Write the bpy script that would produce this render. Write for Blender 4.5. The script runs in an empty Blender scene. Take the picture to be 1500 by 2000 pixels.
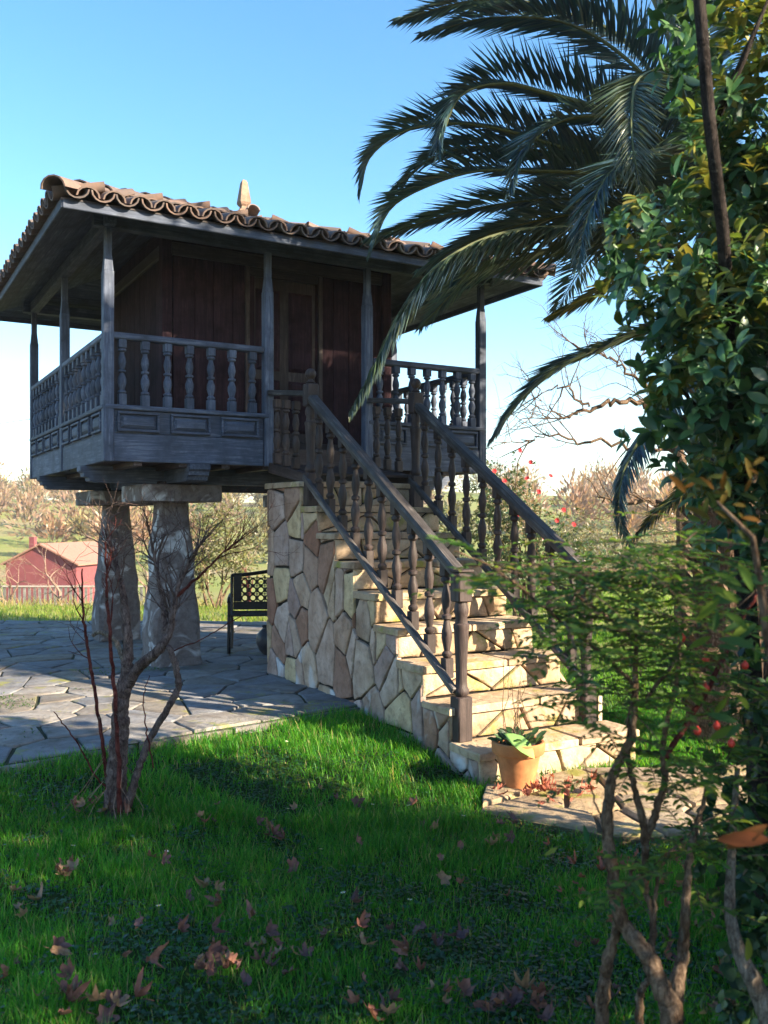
import bpy, bmesh, math, random
import numpy as np
from mathutils import Matrix, Vector
random.seed(7); rng = np.random.default_rng(11)
scn = bpy.context.scene
COL = scn.collection
R = math.radians

# ------------------------------------------------------------------ camera
EYE = 1.7; FPX = 1800.0; HOR = 1020.0
cam_d = bpy.data.cameras.new('camera'); cam = bpy.data.objects.new('camera', cam_d); COL.objects.link(cam)
cam_d.sensor_fit = 'VERTICAL'; cam_d.sensor_height = 36; cam_d.lens = 36*FPX/2000
cam_d.shift_y = (HOR-1000)/2000; cam_d.clip_start = 0.05; cam_d.clip_end = 3000
cam.location = (0, 0, EYE); cam.rotation_euler = (R(90), 0, 0)
cam_d.dof.use_dof = True; cam_d.dof.focus_distance = 7.2; cam_d.dof.aperture_fstop = 4.0
scn.camera = cam

# ------------------------------------------------------------------ light
SUN_AZ, SUN_EL = -28.0, 25.0          # azimuth from +X towards +Y
sdir = Vector((math.cos(R(SUN_AZ))*math.cos(R(SUN_EL)), math.sin(R(SUN_AZ))*math.cos(R(SUN_EL)), math.sin(R(SUN_EL))))
world = bpy.data.worlds.new('World'); scn.world = world; world.use_nodes = True
wn = world.node_tree; bg = wn.nodes['Background']
sky = wn.nodes.new('ShaderNodeTexSky'); sky.sky_type = 'NISHITA'; sky.sun_disc = False
sky.sun_elevation = R(SUN_EL); sky.sun_rotation = R(90-SUN_AZ); sky.air_density = 1.0; sky.dust_density = 0.3; sky.ozone_density = 1.4
hsv = wn.nodes.new('ShaderNodeHueSaturation'); hsv.inputs['Saturation'].default_value = 1.28; hsv.inputs['Hue'].default_value = .497
wn.links.new(sky.outputs[0], hsv.inputs['Color']); wn.links.new(hsv.outputs[0], bg.inputs[0]); bg.inputs[1].default_value = 0.092
sun_d = bpy.data.lights.new('sun', 'SUN'); sun_d.energy = 5.0; sun_d.angle = R(0.53); sun_d.color = (1.0, 0.86, 0.62)
sun = bpy.data.objects.new('sun', sun_d); COL.objects.link(sun)
sun.rotation_euler = (-sdir).to_track_quat('-Z', 'Y').to_euler(); sun.location = (30, -12, 20)
scn.view_settings.view_transform = 'Standard'; scn.view_settings.look = 'None'
scn.view_settings.exposure = 2.05; scn.view_settings.gamma = 1.0; scn.view_settings.use_curve_mapping = False
scn.render.engine = 'CYCLES'
scn.cycles.use_denoising = True
scn.cycles.max_bounces = 6; scn.cycles.transparent_max_bounces = 4

def P(px, py, Z):
    """photo pixel + distance along the view -> world point"""
    return Vector(((px-750)/FPX*Z, Z, EYE-(py-HOR)/FPX*Z))

# ------------------------------------------------------------------ helpers
def lerp(a, b, t): return a+(b-a)*t
def tag(o, label=None, cat=None, group=None, kind=None):
    if label: o['label'] = label
    if cat: o['category'] = cat
    if group: o['group'] = group
    if kind: o['kind'] = kind
    return o

def empty(name, loc=(0, 0, 0), rz=0.0, label=None, cat=None, group=None):
    o = bpy.data.objects.new(name, None); COL.objects.link(o)
    o.location = loc; o.rotation_euler = (0, 0, rz); o.empty_display_size = 0.2
    return tag(o, label, cat, group)

def link(name, me, parent=None, loc=(0, 0, 0), rot=(0, 0, 0)):
    o = bpy.data.objects.new(name, me); COL.objects.link(o)
    o.location = loc; o.rotation_euler = rot
    if parent: o.parent = parent
    return o

class MB:
    def __init__(s): s.v = []; s.f = []
    def add(s, vs, fs):
        b = len(s.v); s.v += [tuple(v) for v in vs]; s.f += [tuple(i+b for i in f) for f in fs]; return s
    def box(s, x0, x1, y0, y1, z0, z1, c=0.0):
        if x0 > x1: x0, x1 = x1, x0
        if y0 > y1: y0, y1 = y1, y0
        if c <= 0:
            return s.add([(x0,y0,z0),(x1,y0,z0),(x1,y1,z0),(x0,y1,z0),(x0,y0,z1),(x1,y0,z1),(x1,y1,z1),(x0,y1,z1)],
                         [(0,3,2,1),(4,5,6,7),(0,1,5,4),(1,2,6,5),(2,3,7,6),(3,0,4,7)])
        C = ((x0+x1)/2, (y0+y1)/2, (z0+z1)/2); hh = ((x1-x0)/2, (y1-y0)/2, (z1-z0)/2)
        c = min(c, min(hh)*0.6)
        idx = {}; vs = []
        for sx in (-1, 1):
            for sy in (-1, 1):
                for sz in (-1, 1):
                    sg = (sx, sy, sz)
                    for a in range(3):
                        idx[(sg, a)] = len(vs)
                        vs.append(tuple(C[k]+sg[k]*(hh[k]-(0 if k == a else c)) for k in range(3)))
        fs = []
        for a in range(3):
            b1, b2 = [k for k in range(3) if k != a]
            for sa in (-1, 1):
                q = []
                for (p, r) in ((-1,-1),(1,-1),(1,1),(-1,1)):
                    sg = [0,0,0]; sg[a] = sa; sg[b1] = p; sg[b2] = r; q.append(idx[(tuple(sg), a)])
                fs.append(q)
            for p in (-1, 1):
                for r in (-1, 1):
                    s0 = [0,0,0]; s0[b1] = p; s0[b2] = r; s1 = list(s0); s0[a] = -1; s1[a] = 1
                    s0 = tuple(s0); s1 = tuple(s1)
                    fs.append((idx[(s0,b1)], idx[(s1,b1)], idx[(s1,b2)], idx[(s0,b2)]))
        for sx in (-1, 1):
            for sy in (-1, 1):
                for sz in (-1, 1):
                    sg = (sx,sy,sz); fs.append((idx[(sg,0)], idx[(sg,1)], idx[(sg,2)]))
        return s.add(vs, fs)
    def prism(s, poly, z0, z1):
        n = len(poly)
        vs = [(p[0], p[1], z0) for p in poly]+[(p[0], p[1], z1) for p in poly]
        return s.add(vs, [tuple(range(n-1,-1,-1)), tuple(range(n,2*n))]+[(i,(i+1)%n,n+(i+1)%n,n+i) for i in range(n)])
    def lathe(s, prof, n=10, c=(0,0,0), caps=True, phase=0.0):
        vs = []; fs = []
        for (r, z) in prof:
            for k in range(n):
                a = 2*math.pi*k/n+phase; vs.append((c[0]+r*math.cos(a), c[1]+r*math.sin(a), c[2]+z))
        for i in range(len(prof)-1):
            for k in range(n):
                k2 = (k+1) % n; fs.append((i*n+k, i*n+k2, (i+1)*n+k2, (i+1)*n+k))
        if caps:
            fs.append(tuple(range(n-1,-1,-1))); m = (len(prof)-1)*n; fs.append(tuple(range(m, m+n)))
        return s.add(vs, fs)
    def tube(s, pts, rad, n=6, cap=True):
        pts = [Vector(p) for p in pts]; vs = []; fs = []; m = len(pts)
        if not hasattr(rad, '__len__'): rad = [rad]*m
        t0 = (pts[1]-pts[0]).normalized(); up = Vector((0,0,1)) if abs(t0.z) < .9 else Vector((1,0,0))
        nx = t0.cross(up).normalized()
        for i, p in enumerate(pts):
            t = (pts[min(i+1,m-1)]-pts[max(i-1,0)])
            t = t.normalized() if t.length > 1e-9 else t0
            nx = (nx-t*nx.dot(t)); nx = nx.normalized() if nx.length > 1e-6 else t.orthogonal().normalized()
            ny = t.cross(nx)
            for k in range(n):
                a = 2*math.pi*k/n; vs.append(p+nx*(rad[i]*math.cos(a))+ny*(rad[i]*math.sin(a)))
        for i in range(m-1):
            for k in range(n):
                k2 = (k+1) % n; fs.append((i*n+k, i*n+k2, (i+1)*n+k2, (i+1)*n+k))
        if cap: fs.append(tuple(range(n-1,-1,-1))); fs.append(tuple(range((m-1)*n, m*n)))
        return s.add(vs, fs)
    def mesh(s, name, mat, smooth=False, fix=True):
        me = bpy.data.meshes.new(name); me.from_pydata(s.v, [], s.f)
        if fix:
            bm = bmesh.new(); bm.from_mesh(me); bmesh.ops.recalc_face_normals(bm, faces=bm.faces); bm.to_mesh(me); bm.free()
        if smooth is True: me.polygons.foreach_set('use_smooth', [True]*len(me.polygons))
        elif smooth:
            me.polygons.foreach_set('use_smooth', [True]*len(me.polygons)); me.set_sharp_from_angle(angle=R(smooth))
        me.materials.append(mat) if mat else None; me.update(); return me
    def obj(s, name, mat, parent=None, loc=(0,0,0), rot=(0,0,0), smooth=False):
        return link(name, s.mesh(name, mat, smooth), parent, loc, rot)

def np_mesh(name, V, F, mat, tint=None, smooth=True):
    """V (n,3), F (m,3) triangles, tint (n,3)"""
    me = bpy.data.meshes.new(name); n = len(V); m = len(F)
    me.vertices.add(n); me.vertices.foreach_set('co', V.astype(np.float32).ravel())
    me.loops.add(3*m); me.loops.foreach_set('vertex_index', F.astype(np.int32).ravel())
    me.polygons.add(m); me.polygons.foreach_set('loop_start', np.arange(0, 3*m, 3, dtype=np.int32))
    me.polygons.foreach_set('use_smooth', np.full(m, smooth))
    me.update(calc_edges=True)
    if tint is not None:
        a = me.color_attributes.new('tint', 'FLOAT_COLOR', 'POINT')
        a.data.foreach_set('color', np.concatenate([tint, np.ones((n,1))], 1).astype(np.float32).ravel())
    me.materials.append(mat); return me

def frames(d, up):
    """rotation matrices with columns (x, y=d, z~up)"""
    d = d/np.linalg.norm(d, axis=1, keepdims=True)
    x = np.cross(d, up); nl = np.linalg.norm(x, axis=1, keepdims=True); bad = nl[:,0] < 1e-4
    x[bad] = np.array([1.0,0,0]); nl[bad] = 1; x /= nl
    z = np.cross(x, d); return np.stack([x, d, z], 2)

def scatter(T, TF, M, pos, S, tint):
    """template verts T (k,3), faces TF, M (n,3,3), pos (n,3), S (n,3) scales, tint (n,3)"""
    n = len(pos); k = len(T)
    V = np.einsum('nij,nkj->nki', M, T[None]*S[:,None,:])+pos[:,None,:]
    F = (TF[None]+(np.arange(n)*k)[:,None,None]).reshape(-1,3)
    return V.reshape(-1,3), F, np.repeat(tint, k, 0)

def merge(parts):
    Vs=[];Fs=[];Ts=[];b=0
    for V,F,T in parts: Vs.append(V);Fs.append(F+b);Ts.append(T);b+=len(V)
    return np.concatenate(Vs),np.concatenate(Fs),np.concatenate(Ts)

# leaf template, y along the midrib, folded a little, tip bent down
_ly = [.18,.42,.68,.88]; _lw = [.15,.245,.23,.12]; _lz = [.0,-.005,-.045,-.10]
LEAF = np.array([(0,0,0)]+[q for y,w,z in zip(_ly,_lw,_lz) for q in ((-w,y,z+.28*w),(0,y,z),(w,y,z+.28*w))]+[(0,1,-.15)],float)
LEAF_F = np.array([(0,2,1),(0,3,2)]+[t for k in range(3) for b in (1+3*k,) for t in ((b,b+1,b+4),(b,b+4,b+3),(b+1,b+2,b+5),(b+1,b+5,b+4))]+[(10,11,13),(11,12,13)])
LEAF_S = np.array([(0,0,0),(-.24,.45,.06),(0,.45,-.02),(.24,.45,.06),(0,1,-.14)],float)
LEAF_SF = np.array([(0,2,1),(0,3,2),(1,2,4),(2,3,4)])
SLIM = np.array([(0,0,0),(-.5,.35,.12),(0,.35,0),(.5,.35,.12),(0,1,-.12)],float)
SLIM_F = np.array([(0,2,1),(0,3,2),(1,2,4),(2,3,4)])
BLADE = np.array([(-.5,0,0),(.5,0,0),(-.38,.55,.06),(.38,.55,.06),(0,1,.30)],float)
BLADE_F = np.array([(0,1,3),(0,3,2),(2,3,4)])

# ------------------------------------------------------------------ materials
def new_mat(name):
    m = bpy.data.materials.new(name); m.use_nodes = True; nt = m.node_tree
    return m, nt, nt.nodes['Principled BSDF']
def N(nt, t, **kw):
    n = nt.nodes.new(t)
    for k, v in kw.items():
        if k in n.inputs: n.inputs[k].default_value = v
        else: setattr(n, k, v)
    return n
def ramp(nt, fac, stops):
    n = nt.nodes.new('ShaderNodeValToRGB'); e = n.color_ramp.elements
    while len(e) < len(stops): e.new(0.5)
    for el, (p, c) in zip(e, stops): el.position = p; el.color = (*c, 1) if len(c) == 3 else c
    nt.links.new(fac, n.inputs[0]); return n.outputs[0]
def mixc(nt, fac, a, b, mode='MIX'):
    n = nt.nodes.new('ShaderNodeMix'); n.data_type = 'RGBA'; n.blend_type = mode
    for i, x in ((0, fac), (6, a), (7, b)):
        if hasattr(x, 'node'): nt.links.new(x, n.inputs[i])
        elif i == 0: n.inputs[0].default_value = x
        else: n.inputs[i].default_value = (*x, 1)
    return n.outputs[2]
def coords(nt, scale=(1,1,1), rnd=True, kind='Object'):
    tc = nt.nodes.new('ShaderNodeTexCoord'); mp = nt.nodes.new('ShaderNodeMapping'); mp.inputs['Scale'].default_value = scale
    nt.links.new(tc.outputs[kind], mp.inputs[0])
    if rnd:
        oi = nt.nodes.new('ShaderNodeObjectInfo'); ml = nt.nodes.new('ShaderNodeMath'); ml.operation = 'MULTIPLY'; ml.inputs[1].default_value = 37.0
        nt.links.new(oi.outputs['Random'], ml.inputs[0]); nt.links.new(ml.outputs[0], mp.inputs['Location'])
    return mp.outputs[0]
def noise(nt, vec, scale, detail=4, rough=.6, dist=0.0):
    n = N(nt, 'ShaderNodeTexNoise', Scale=scale, Detail=detail, Roughness=rough, Distortion=dist)
    nt.links.new(vec, n.inputs['Vector']); return n.outputs['Fac']
def bump(nt, bs, h, strength=.4, dist=.01):
    b = N(nt, 'ShaderNodeBump', Strength=strength, Distance=dist); nt.links.new(h, b.inputs['Height']); nt.links.new(b.outputs[0], bs.inputs['Normal'])

def wood(name, dark, mid, light, axis, rough=.75, wear=.5):
    m, nt, bs = new_mat(name)
    sc = [14, 14, 14]; sc[axis] = 0.9
    v = coords(nt, tuple(sc)); g = noise(nt, v, 3.2, 6, .7, .6)
    c = ramp(nt, g, [(.28, dark), (.52, mid), (.78, light)])
    v2 = coords(nt, (2,2,2)); b = noise(nt, v2, 2.2, 4, .65)
    c2 = mixc(nt, ramp(nt, b, [(.42,(0,0,0)),(.68,(1,1,1))]), c, tuple(x*wear for x in mid), 'MIX')
    oi = N(nt, 'ShaderNodeObjectInfo'); hs = N(nt, 'ShaderNodeHueSaturation')
    mr = N(nt, 'ShaderNodeMapRange'); mr.inputs[3].default_value = .75; mr.inputs[4].default_value = 1.25
    nt.links.new(oi.outputs['Random'], mr.inputs[0]); nt.links.new(mr.outputs[0], hs.inputs['Value']); nt.links.new(c2, hs.inputs['Color'])
    nt.links.new(hs.outputs[0], bs.inputs['Base Color']); bs.inputs['Roughness'].default_value = rough; bs.inputs['Specular IOR Level'].default_value = .3
    bump(nt, bs, g, .55, .006); return m
GREY = ((.024,.030,.050),(.070,.085,.130),(.19,.21,.26))  # weathered grey, with the lens veil's blue tint put into the colour
BROWN = ((.018,.012,.012),(.050,.034,.033),(.12,.088,.080))
RED = ((.016,.010,.014),(.036,.020,.026),(.080,.042,.046))
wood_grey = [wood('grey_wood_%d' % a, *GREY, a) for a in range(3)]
wood_dark = [wood('dark_wood_%d' % a, *BROWN, a, rough=.6) for a in range(3)]
wood_red = wood('red_brown_plank', *RED, 2, rough=.9); wood_red.node_tree.nodes['Principled BSDF'].inputs['Specular IOR Level'].default_value = .06
wood_rail = wood('worn_rail_wood', (.03,.025,.027),(.075,.065,.065),(.30,.27,.25), 1, rough=.55)

def stone(name, stops, stain=(.06,.05,.04), lichen=0.0, moss=0.0, s=1.0):
    m, nt, bs = new_mat(name)
    oi = N(nt, 'ShaderNodeObjectInfo'); base = ramp(nt, oi.outputs['Random'], stops)
    nt.nodes[-1].color_ramp.interpolation = 'LINEAR'
    v = coords(nt); n1 = noise(nt, v, 4*s, 6, .65, .4); n2 = noise(nt, v, 16*s, 6, .7); n3 = noise(nt, v, 2.1*s, 3, .5, 1.2)
    c = mixc(nt, ramp(nt, n1, [(.35,(0,0,0)),(.75,(.8,.8,.8))]), base, (.36,.25,.17), 'MULTIPLY')
    c = mixc(nt, ramp(nt, n2, [(.5,(0,0,0)),(.78,(.65,.65,.65))]), c, stain)
    if lichen: c = mixc(nt, ramp(nt, n3, [(.60-lichen,(0,0,0)),(.72-lichen,(.7,.7,.7))]), c, (.62,.62,.64))
    if moss:
        n4 = noise(nt, v, 3.3*s, 5, .7); c = mixc(nt, ramp(nt, n4, [(.62-moss,(0,0,0)),(.74-moss,(.9,.9,.9))]), c, (.23,.22,.04))
    nt.links.new(c, bs.inputs['Base Color']); bs.inputs['Roughness'].default_value = .88; bs.inputs['Specular IOR Level'].default_value = .25
    ad = N(nt, 'ShaderNodeMath', operation='ADD'); nt.links.new(n1, ad.inputs[0]); nt.links.new(n2, ad.inputs[1])
    bump(nt, bs, ad.outputs[0], .9, .02); return m
WALLC = [(0,(.56,.41,.30)),(.18,(.50,.37,.34)),(.34,(.61,.47,.29)),(.5,(.38,.27,.25)),(.64,(.57,.45,.40)),(.78,(.48,.33,.25)),(.90,(.32,.16,.11)),(1,(.40,.27,.21))]
st_wall = stone('wall_stone', WALLC)
st_wall_lichen = stone('wall_stone_lichen', WALLC, lichen=.12)
st_step = stone('step_stone', [(0,(.52,.38,.24)),(.3,(.42,.30,.21)),(.6,(.56,.43,.30)),(1,(.46,.34,.24))], stain=(.05,.04,.025), moss=.07)
st_flag = stone('flag_stone', [(0,(.25,.25,.27)),(.35,(.16,.165,.19)),(.6,(.30,.28,.27)),(.8,(.19,.18,.18)),(1,(.24,.21,.18))], stain=(.04,.045,.03), moss=.04)
st_path = stone('path_stone', [(0,(.44,.33,.21)),(.5,(.33,.26,.19)),(1,(.40,.30,.20))], stain=(.05,.045,.03), moss=.09)
st_pillar = stone('pillar_stone', [(0,(.16,.14,.145)),(1,(.20,.17,.17))], stain=(.035,.03,.03), lichen=.05, s=1.6)
st_fin = stone('finial_stone', [(0,(.30,.20,.15)),(1,(.30,.20,.15))], stain=(.08,.06,.05))

def plain(name, col, rough=.8, nscale=8, var=.4, bmp=.3, metal=0.0, spec=.3):
    m, nt, bs = new_mat(name); v = coords(nt); n = noise(nt, v, nscale, 5, .65)
    c = ramp(nt, n, [(.3, tuple(x*(1-var) for x in col)), (.7, tuple(min(1,x*(1+var*.6)) for x in col))])
    nt.links.new(c, bs.inputs['Base Color']); bs.inputs['Roughness'].default_value = rough; bs.inputs['Metallic'].default_value = metal
    bs.inputs['Specular IOR Level'].default_value = spec
    if bmp: bump(nt, bs, n, bmp, .01)
    return m
mortar = plain('dark_mortar', (.026,.022,.018), .95, 20, .5, .6)
soil = plain('soil', (.035,.024,.016), .95, 30, .5, .8)
iron = plain('black_iron', (.010,.010,.012), .5, 30, .4, .2)
terracotta = plain('terracotta', (.44,.175,.07), .85, 7, .38, .25)

def tile_mat():
    m, nt, bs = new_mat('roof_tile'); oi = N(nt, 'ShaderNodeObjectInfo')
    base = ramp(nt, oi.outputs['Random'], [(0,(.135,.085,.068)),(.5,(.175,.11,.088)),(1,(.10,.072,.066))])
    v = coords(nt); n = noise(nt, v, 9, 6, .7); n2 = noise(nt, v, 3, 4, .6)
    c = mixc(nt, ramp(nt, n, [(.42,(0,0,0)),(.72,(.85,.85,.85))]), base, (.065,.06,.06))
    c = mixc(nt, ramp(nt, n2, [(.58,(0,0,0)),(.75,(.5,.5,.5))]), c, (.30,.27,.23))
    nt.links.new(c, bs.inputs['Base Color']); bs.inputs['Roughness'].default_value = .9; bump(nt, bs, n, .5, .008); return m
tile_m = tile_mat()

def leaf_mat(name, trans=.35, rough=.45, spec=.4, attr=True, col=(.05,.1,.02), tcol=1.6):
    m, nt, bs = new_mat(name); out = nt.nodes['Material Output']
    if attr: a = N(nt, 'ShaderNodeAttribute', attribute_name='tint'); c = a.outputs['Color']
    else:
        v = coords(nt); n = noise(nt, v, 30, 4, .6); c = ramp(nt, n, [(.3, tuple(x*.6 for x in col)), (.7, tuple(x*1.3 for x in col))])
    nt.links.new(c, bs.inputs['Base Color']); bs.inputs['Roughness'].default_value = rough; bs.inputs['Specular IOR Level'].default_value = spec
    tr = N(nt, 'ShaderNodeBsdfTranslucent'); t2 = mixc(nt, 1.0, c, (tcol*1.05, tcol, tcol*.55), 'MULTIPLY'); nt.links.new(t2, tr.inputs[0])
    mx = N(nt, 'ShaderNodeMixShader'); mx.inputs[0].default_value = trans
    nt.links.new(bs.outputs[0], mx.inputs[1]); nt.links.new(tr.outputs[0], mx.inputs[2]); nt.links.new(mx.outputs[0], out.inputs[0]); return m
leaf_m = leaf_mat('leaf', .32, .4, .5)
grass_m = leaf_mat('grass_blade', .48, .5, .25, tcol=2.5)
palm_m = leaf_mat('palm_leaflet', .20, .30, .7, tcol=1.5)
dry_leaf = [leaf_mat('dry_leaf_%d' % i, .25, .7, .2, False, c, 1.3) for i, c in enumerate([(.20,.085,.068),(.24,.11,.085),(.14,.075,.075),(.28,.17,.11)])]
red_leaf = leaf_mat('reddish_leaf', .25, .7, .2, False, (.33,.11,.075), 1.3)
petal_red = leaf_mat('red_petal', .3, .6, .2, False, (.55,.04,.05), 1.3)
petal_white = leaf_mat('white_petal', .3, .6, .2, False, (.75,.75,.70), 1.0)

def bark(name, dark, light, s=1.0):
    m, nt, bs = new_mat(name); v = coords(nt, (1,1,.30)); n = noise(nt, v, 60*s, 6, .75, 1.2); v2 = coords(nt); n2 = noise(nt, v2, 14*s, 5, .7, .6)
    c = ramp(nt, n, [(.36, dark), (.50, tuple((a+b)/2.4 for a, b in zip(dark, light))), (.68, light)]); c = mixc(nt, ramp(nt, n2, [(.45,(0,0,0)),(.62,(.85,.85,.85))]), c, tuple(x*1.25 for x in light), 'MULTIPLY')
    c = mixc(nt, ramp(nt, n2, [(.60,(0,0,0)),(.72,(.5,.5,.5))]), c, (.24,.23,.20))
    nt.links.new(c, bs.inputs['Base Color']); bs.inputs['Roughness'].default_value = .95; bs.inputs['Specular IOR Level'].default_value = .08
    ad = N(nt, 'ShaderNodeMath', operation='ADD'); nt.links.new(n, ad.inputs[0]); nt.links.new(n2, ad.inputs[1]); bump(nt, bs, ad.outputs[0], 1.0, .012); return m
bark_brown = bark('brown_bark', (.05,.03,.022), (.30,.21,.15))
bark_grey = bark('grey_bark', (.07,.055,.05), (.38,.32,.27))
bark_mid = bark('mauve_brown_bark', (.05,.033,.035), (.25,.18,.165))
bark_dark = bark('dark_bark', (.015,.012,.012), (.07,.055,.05))
bark_red = bark('red_cane', (.07,.015,.015), (.20,.06,.05))
twig_pale = bark('pale_twig', (.20,.13,.10), (.42,.30,.24))

def ground_mat():
    m, nt, bs = new_mat('ground'); v = coords(nt, rnd=False)
    n1 = noise(nt, v, .6, 5, .6); n2 = noise(nt, v, 9, 6, .7); n3 = noise(nt, v, .045, 4, .6)
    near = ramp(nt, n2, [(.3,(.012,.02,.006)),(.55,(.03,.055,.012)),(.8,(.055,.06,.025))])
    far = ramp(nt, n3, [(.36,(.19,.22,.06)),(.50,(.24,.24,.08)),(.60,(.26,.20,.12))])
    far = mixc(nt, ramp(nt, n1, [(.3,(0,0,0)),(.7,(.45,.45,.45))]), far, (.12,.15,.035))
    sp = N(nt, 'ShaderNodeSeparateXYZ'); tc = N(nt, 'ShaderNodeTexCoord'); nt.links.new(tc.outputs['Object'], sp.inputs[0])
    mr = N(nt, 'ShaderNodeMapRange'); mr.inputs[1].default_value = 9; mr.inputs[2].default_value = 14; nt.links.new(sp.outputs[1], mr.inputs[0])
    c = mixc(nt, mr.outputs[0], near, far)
    nt.links.new(c, bs.inputs['Base Color']); bs.inputs['Roughness'].default_value = .95; bs.inputs['Specular IOR Level'].default_value = .1
    bump(nt, bs, n2, .8, .03); return m

# ------------------------------------------------------------------ terrain
E0 = np.array([-2.28, 5.48]); E1 = np.array([-.43, 7.05]); ED = (E1-E0)/np.linalg.norm(E1-E0); EN = np.array([ED[1], -ED[0]])   # EN points to the lawn
PATIO_Z = .27
def smooth(t): t = np.clip(t, 0, 1); return t*t*(3-2*t)
def gz(x, y):
    x = np.asarray(x, float); y = np.asarray(y, float)
    d = (x-E0[0])*EN[0]+(y-E0[1])*EN[1]
    z = .205*smooth(1-d/2.0)*smooth((1.2-x)/1.2)*smooth((13.5-y)/1.5)
    z = z+.02*np.sin(x*1.7+.5)*np.sin(y*1.3)+.012*np.sin(x*4.1)*np.cos(y*3.7+1)
    z = z-2.2*smooth((y-15)/27)*smooth((4-x)/9+.15)-1.0*smooth((y-22)/50)
    z = z+9*smooth((y-75)/190)*(1+.25*np.sin(x*.018+.6)+.16*np.sin(x*.047+2))*np.where(y > 75, 1, 0)
    z = z+5*smooth((-x-18)/60)*smooth((y-60)/120)
    return z
xs = np.concatenate([np.linspace(-400,-40,25)[:-1], np.linspace(-40,-8,17)[:-1], np.linspace(-8,9,86)[:-1], np.linspace(9,40,16)[:-1], np.linspace(40,400,25)])
ys = np.concatenate([np.linspace(-60,0,8)[:-1], np.linspace(0,16,81)[:-1], np.linspace(16,80,45)[:-1], np.linspace(80,600,40)])
GX, GY = np.meshgrid(xs, ys); GZ = gz(GX, GY)
V = np.stack([GX.ravel(), GY.ravel(), GZ.ravel()], 1); nx, ny = len(xs), len(ys)
ii = (np.arange(ny-1)[:,None]*nx+np.arange(nx-1)[None]).ravel()
F = np.concatenate([np.stack([ii, ii+1, ii+nx+1],1), np.stack([ii, ii+nx+1, ii+nx],1)])
ground = link('ground', np_mesh('ground', V, F, ground_mat())); tag(ground, kind='structure')

# ------------------------------------------------------------------ irregular stones
def clip(poly, a, b, c):
    out = []; n = len(poly)
    for i in range(n):
        p, q = poly[i], poly[(i+1) % n]; dp = a*p[0]+b*p[1]-c; dq = a*q[0]+b*q[1]-c
        if dp <= 0: out.append(p)
        if (dp < 0 < dq) or (dq < 0 < dp):
            t = dp/(dp-dq); out.append((p[0]+(q[0]-p[0])*t, p[1]+(q[1]-p[1])*t))
    return out
def area(p): return .5*sum(p[i][0]*p[(i+1)%len(p)][1]-p[(i+1)%len(p)][0]*p[i][1] for i in range(len(p))) if len(p) > 2 else 0
def voronoi(seeds, region, k=22):
    S = np.array(seeds); res = []
    for i, s in enumerate(S):
        d = ((S-s)**2).sum(1); o = np.argsort(d)[1:k+1]; p = list(region)
        for j in o:
            q = S[j]; a, b = q-s; c = (a*(q[0]+s[0])+b*(q[1]+s[1]))/2
            p = clip(p, a, b, c)
            if len(p) < 3: break
        res.append(p)
    return res
def inset(poly, d):
    if area(poly) < 0: poly = poly[::-1]
    p = list(poly); n = len(poly)
    for i in range(n):
        (x0,y0),(x1,y1) = poly[i], poly[(i+1)%n]; ex, ey = x1-x0, y1-y0; L = math.hypot(ex, ey)
        if L < 1e-5: continue
        a, b = ey/L, -ex/L; p = clip(p, a, b, a*x0+b*y0-d)
        if len(p) < 3: return []
    q = []
    for v in p:
        if not q or math.hypot(v[0]-q[-1][0], v[1]-q[-1][1]) > .006: q.append(v)
    return q
def roughen(poly, amp):
    out = []; n = len(poly); cx = sum(p[0] for p in poly)/n; cy = sum(p[1] for p in poly)/n
    for i in range(n):
        p, q = poly[i], poly[(i+1)%n]; L = math.hypot(q[0]-p[0], q[1]-p[1])
        k = random.uniform(.0, .06); out.append((p[0]+(cx-p[0])*k, p[1]+(cy-p[1])*k))
        m = 2 if L > .22 else (1 if L > .07 else 0)
        for j in range(m):
            t = (j+1)/(m+1)+random.uniform(-.08,.08); x = p[0]+(q[0]-p[0])*t; y = p[1]+(q[1]-p[1])*t
            k = random.uniform(-.25, 1)*amp; dx, dy = cx-x, cy-y; l = math.hypot(dx,dy) or 1
            out.append((x+dx/l*k, y+dy/l*k))
    return out
def stone_mb(poly, f, back=-.03, proud=.012, bev=.012, dome=.006):
    """poly in 2-D, f maps (a, b, outward) to 3-D; the piece is centred later"""
    poly = [tuple(p) for p in poly]
    if area(poly) < 0: poly = poly[::-1]
    n = len(poly); cx = sum(p[0] for p in poly)/n; cy = sum(p[1] for p in poly)/n
    def ins(p, d):
        dx, dy = cx-p[0], cy-p[1]; l = math.hypot(dx,dy) or 1; d = min(d, l*.5); return (p[0]+dx/l*d, p[1]+dy/l*d)
    tilt = (random.uniform(-.02,.02), random.uniform(-.02,.02))
    h = lambda p: proud+tilt[0]*(p[0]-cx)+tilt[1]*(p[1]-cy)
    r1 = [ins(p, bev*.7) for p in poly]; r2 = [ins(p, bev*3) for p in poly]; jt = lambda: random.uniform(-1,1)*dome*.45
    vs = [f(p[0],p[1],back) for p in poly]+[f(p[0],p[1],h(p)-bev*.9) for p in poly]+[f(p[0],p[1],h(p)-bev*.15) for p in r1]+[f(p[0],p[1],h(p)+dome*.6+jt()) for p in r2]+[f(cx,cy,h((cx,cy))+dome+jt())]
    fs = []
    for i in range(n):
        j = (i+1)%n; fs += [(i,j,n+j,n+i),(n+i,n+j,2*n+j,2*n+i),(2*n+i,2*n+j,3*n+j,3*n+i),(3*n+i,3*n+j,4*n)]
    return MB().add(vs, fs)
def stone_obj(name, mb, mat, parent, off=(0,0,0)):
    c = np.mean(np.array(mb.v), 0); mb.v = [tuple(np.array(v)-c) for v in mb.v]
    return mb.obj(name, mat, parent, tuple(c-np.array(off)), smooth=38)

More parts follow.
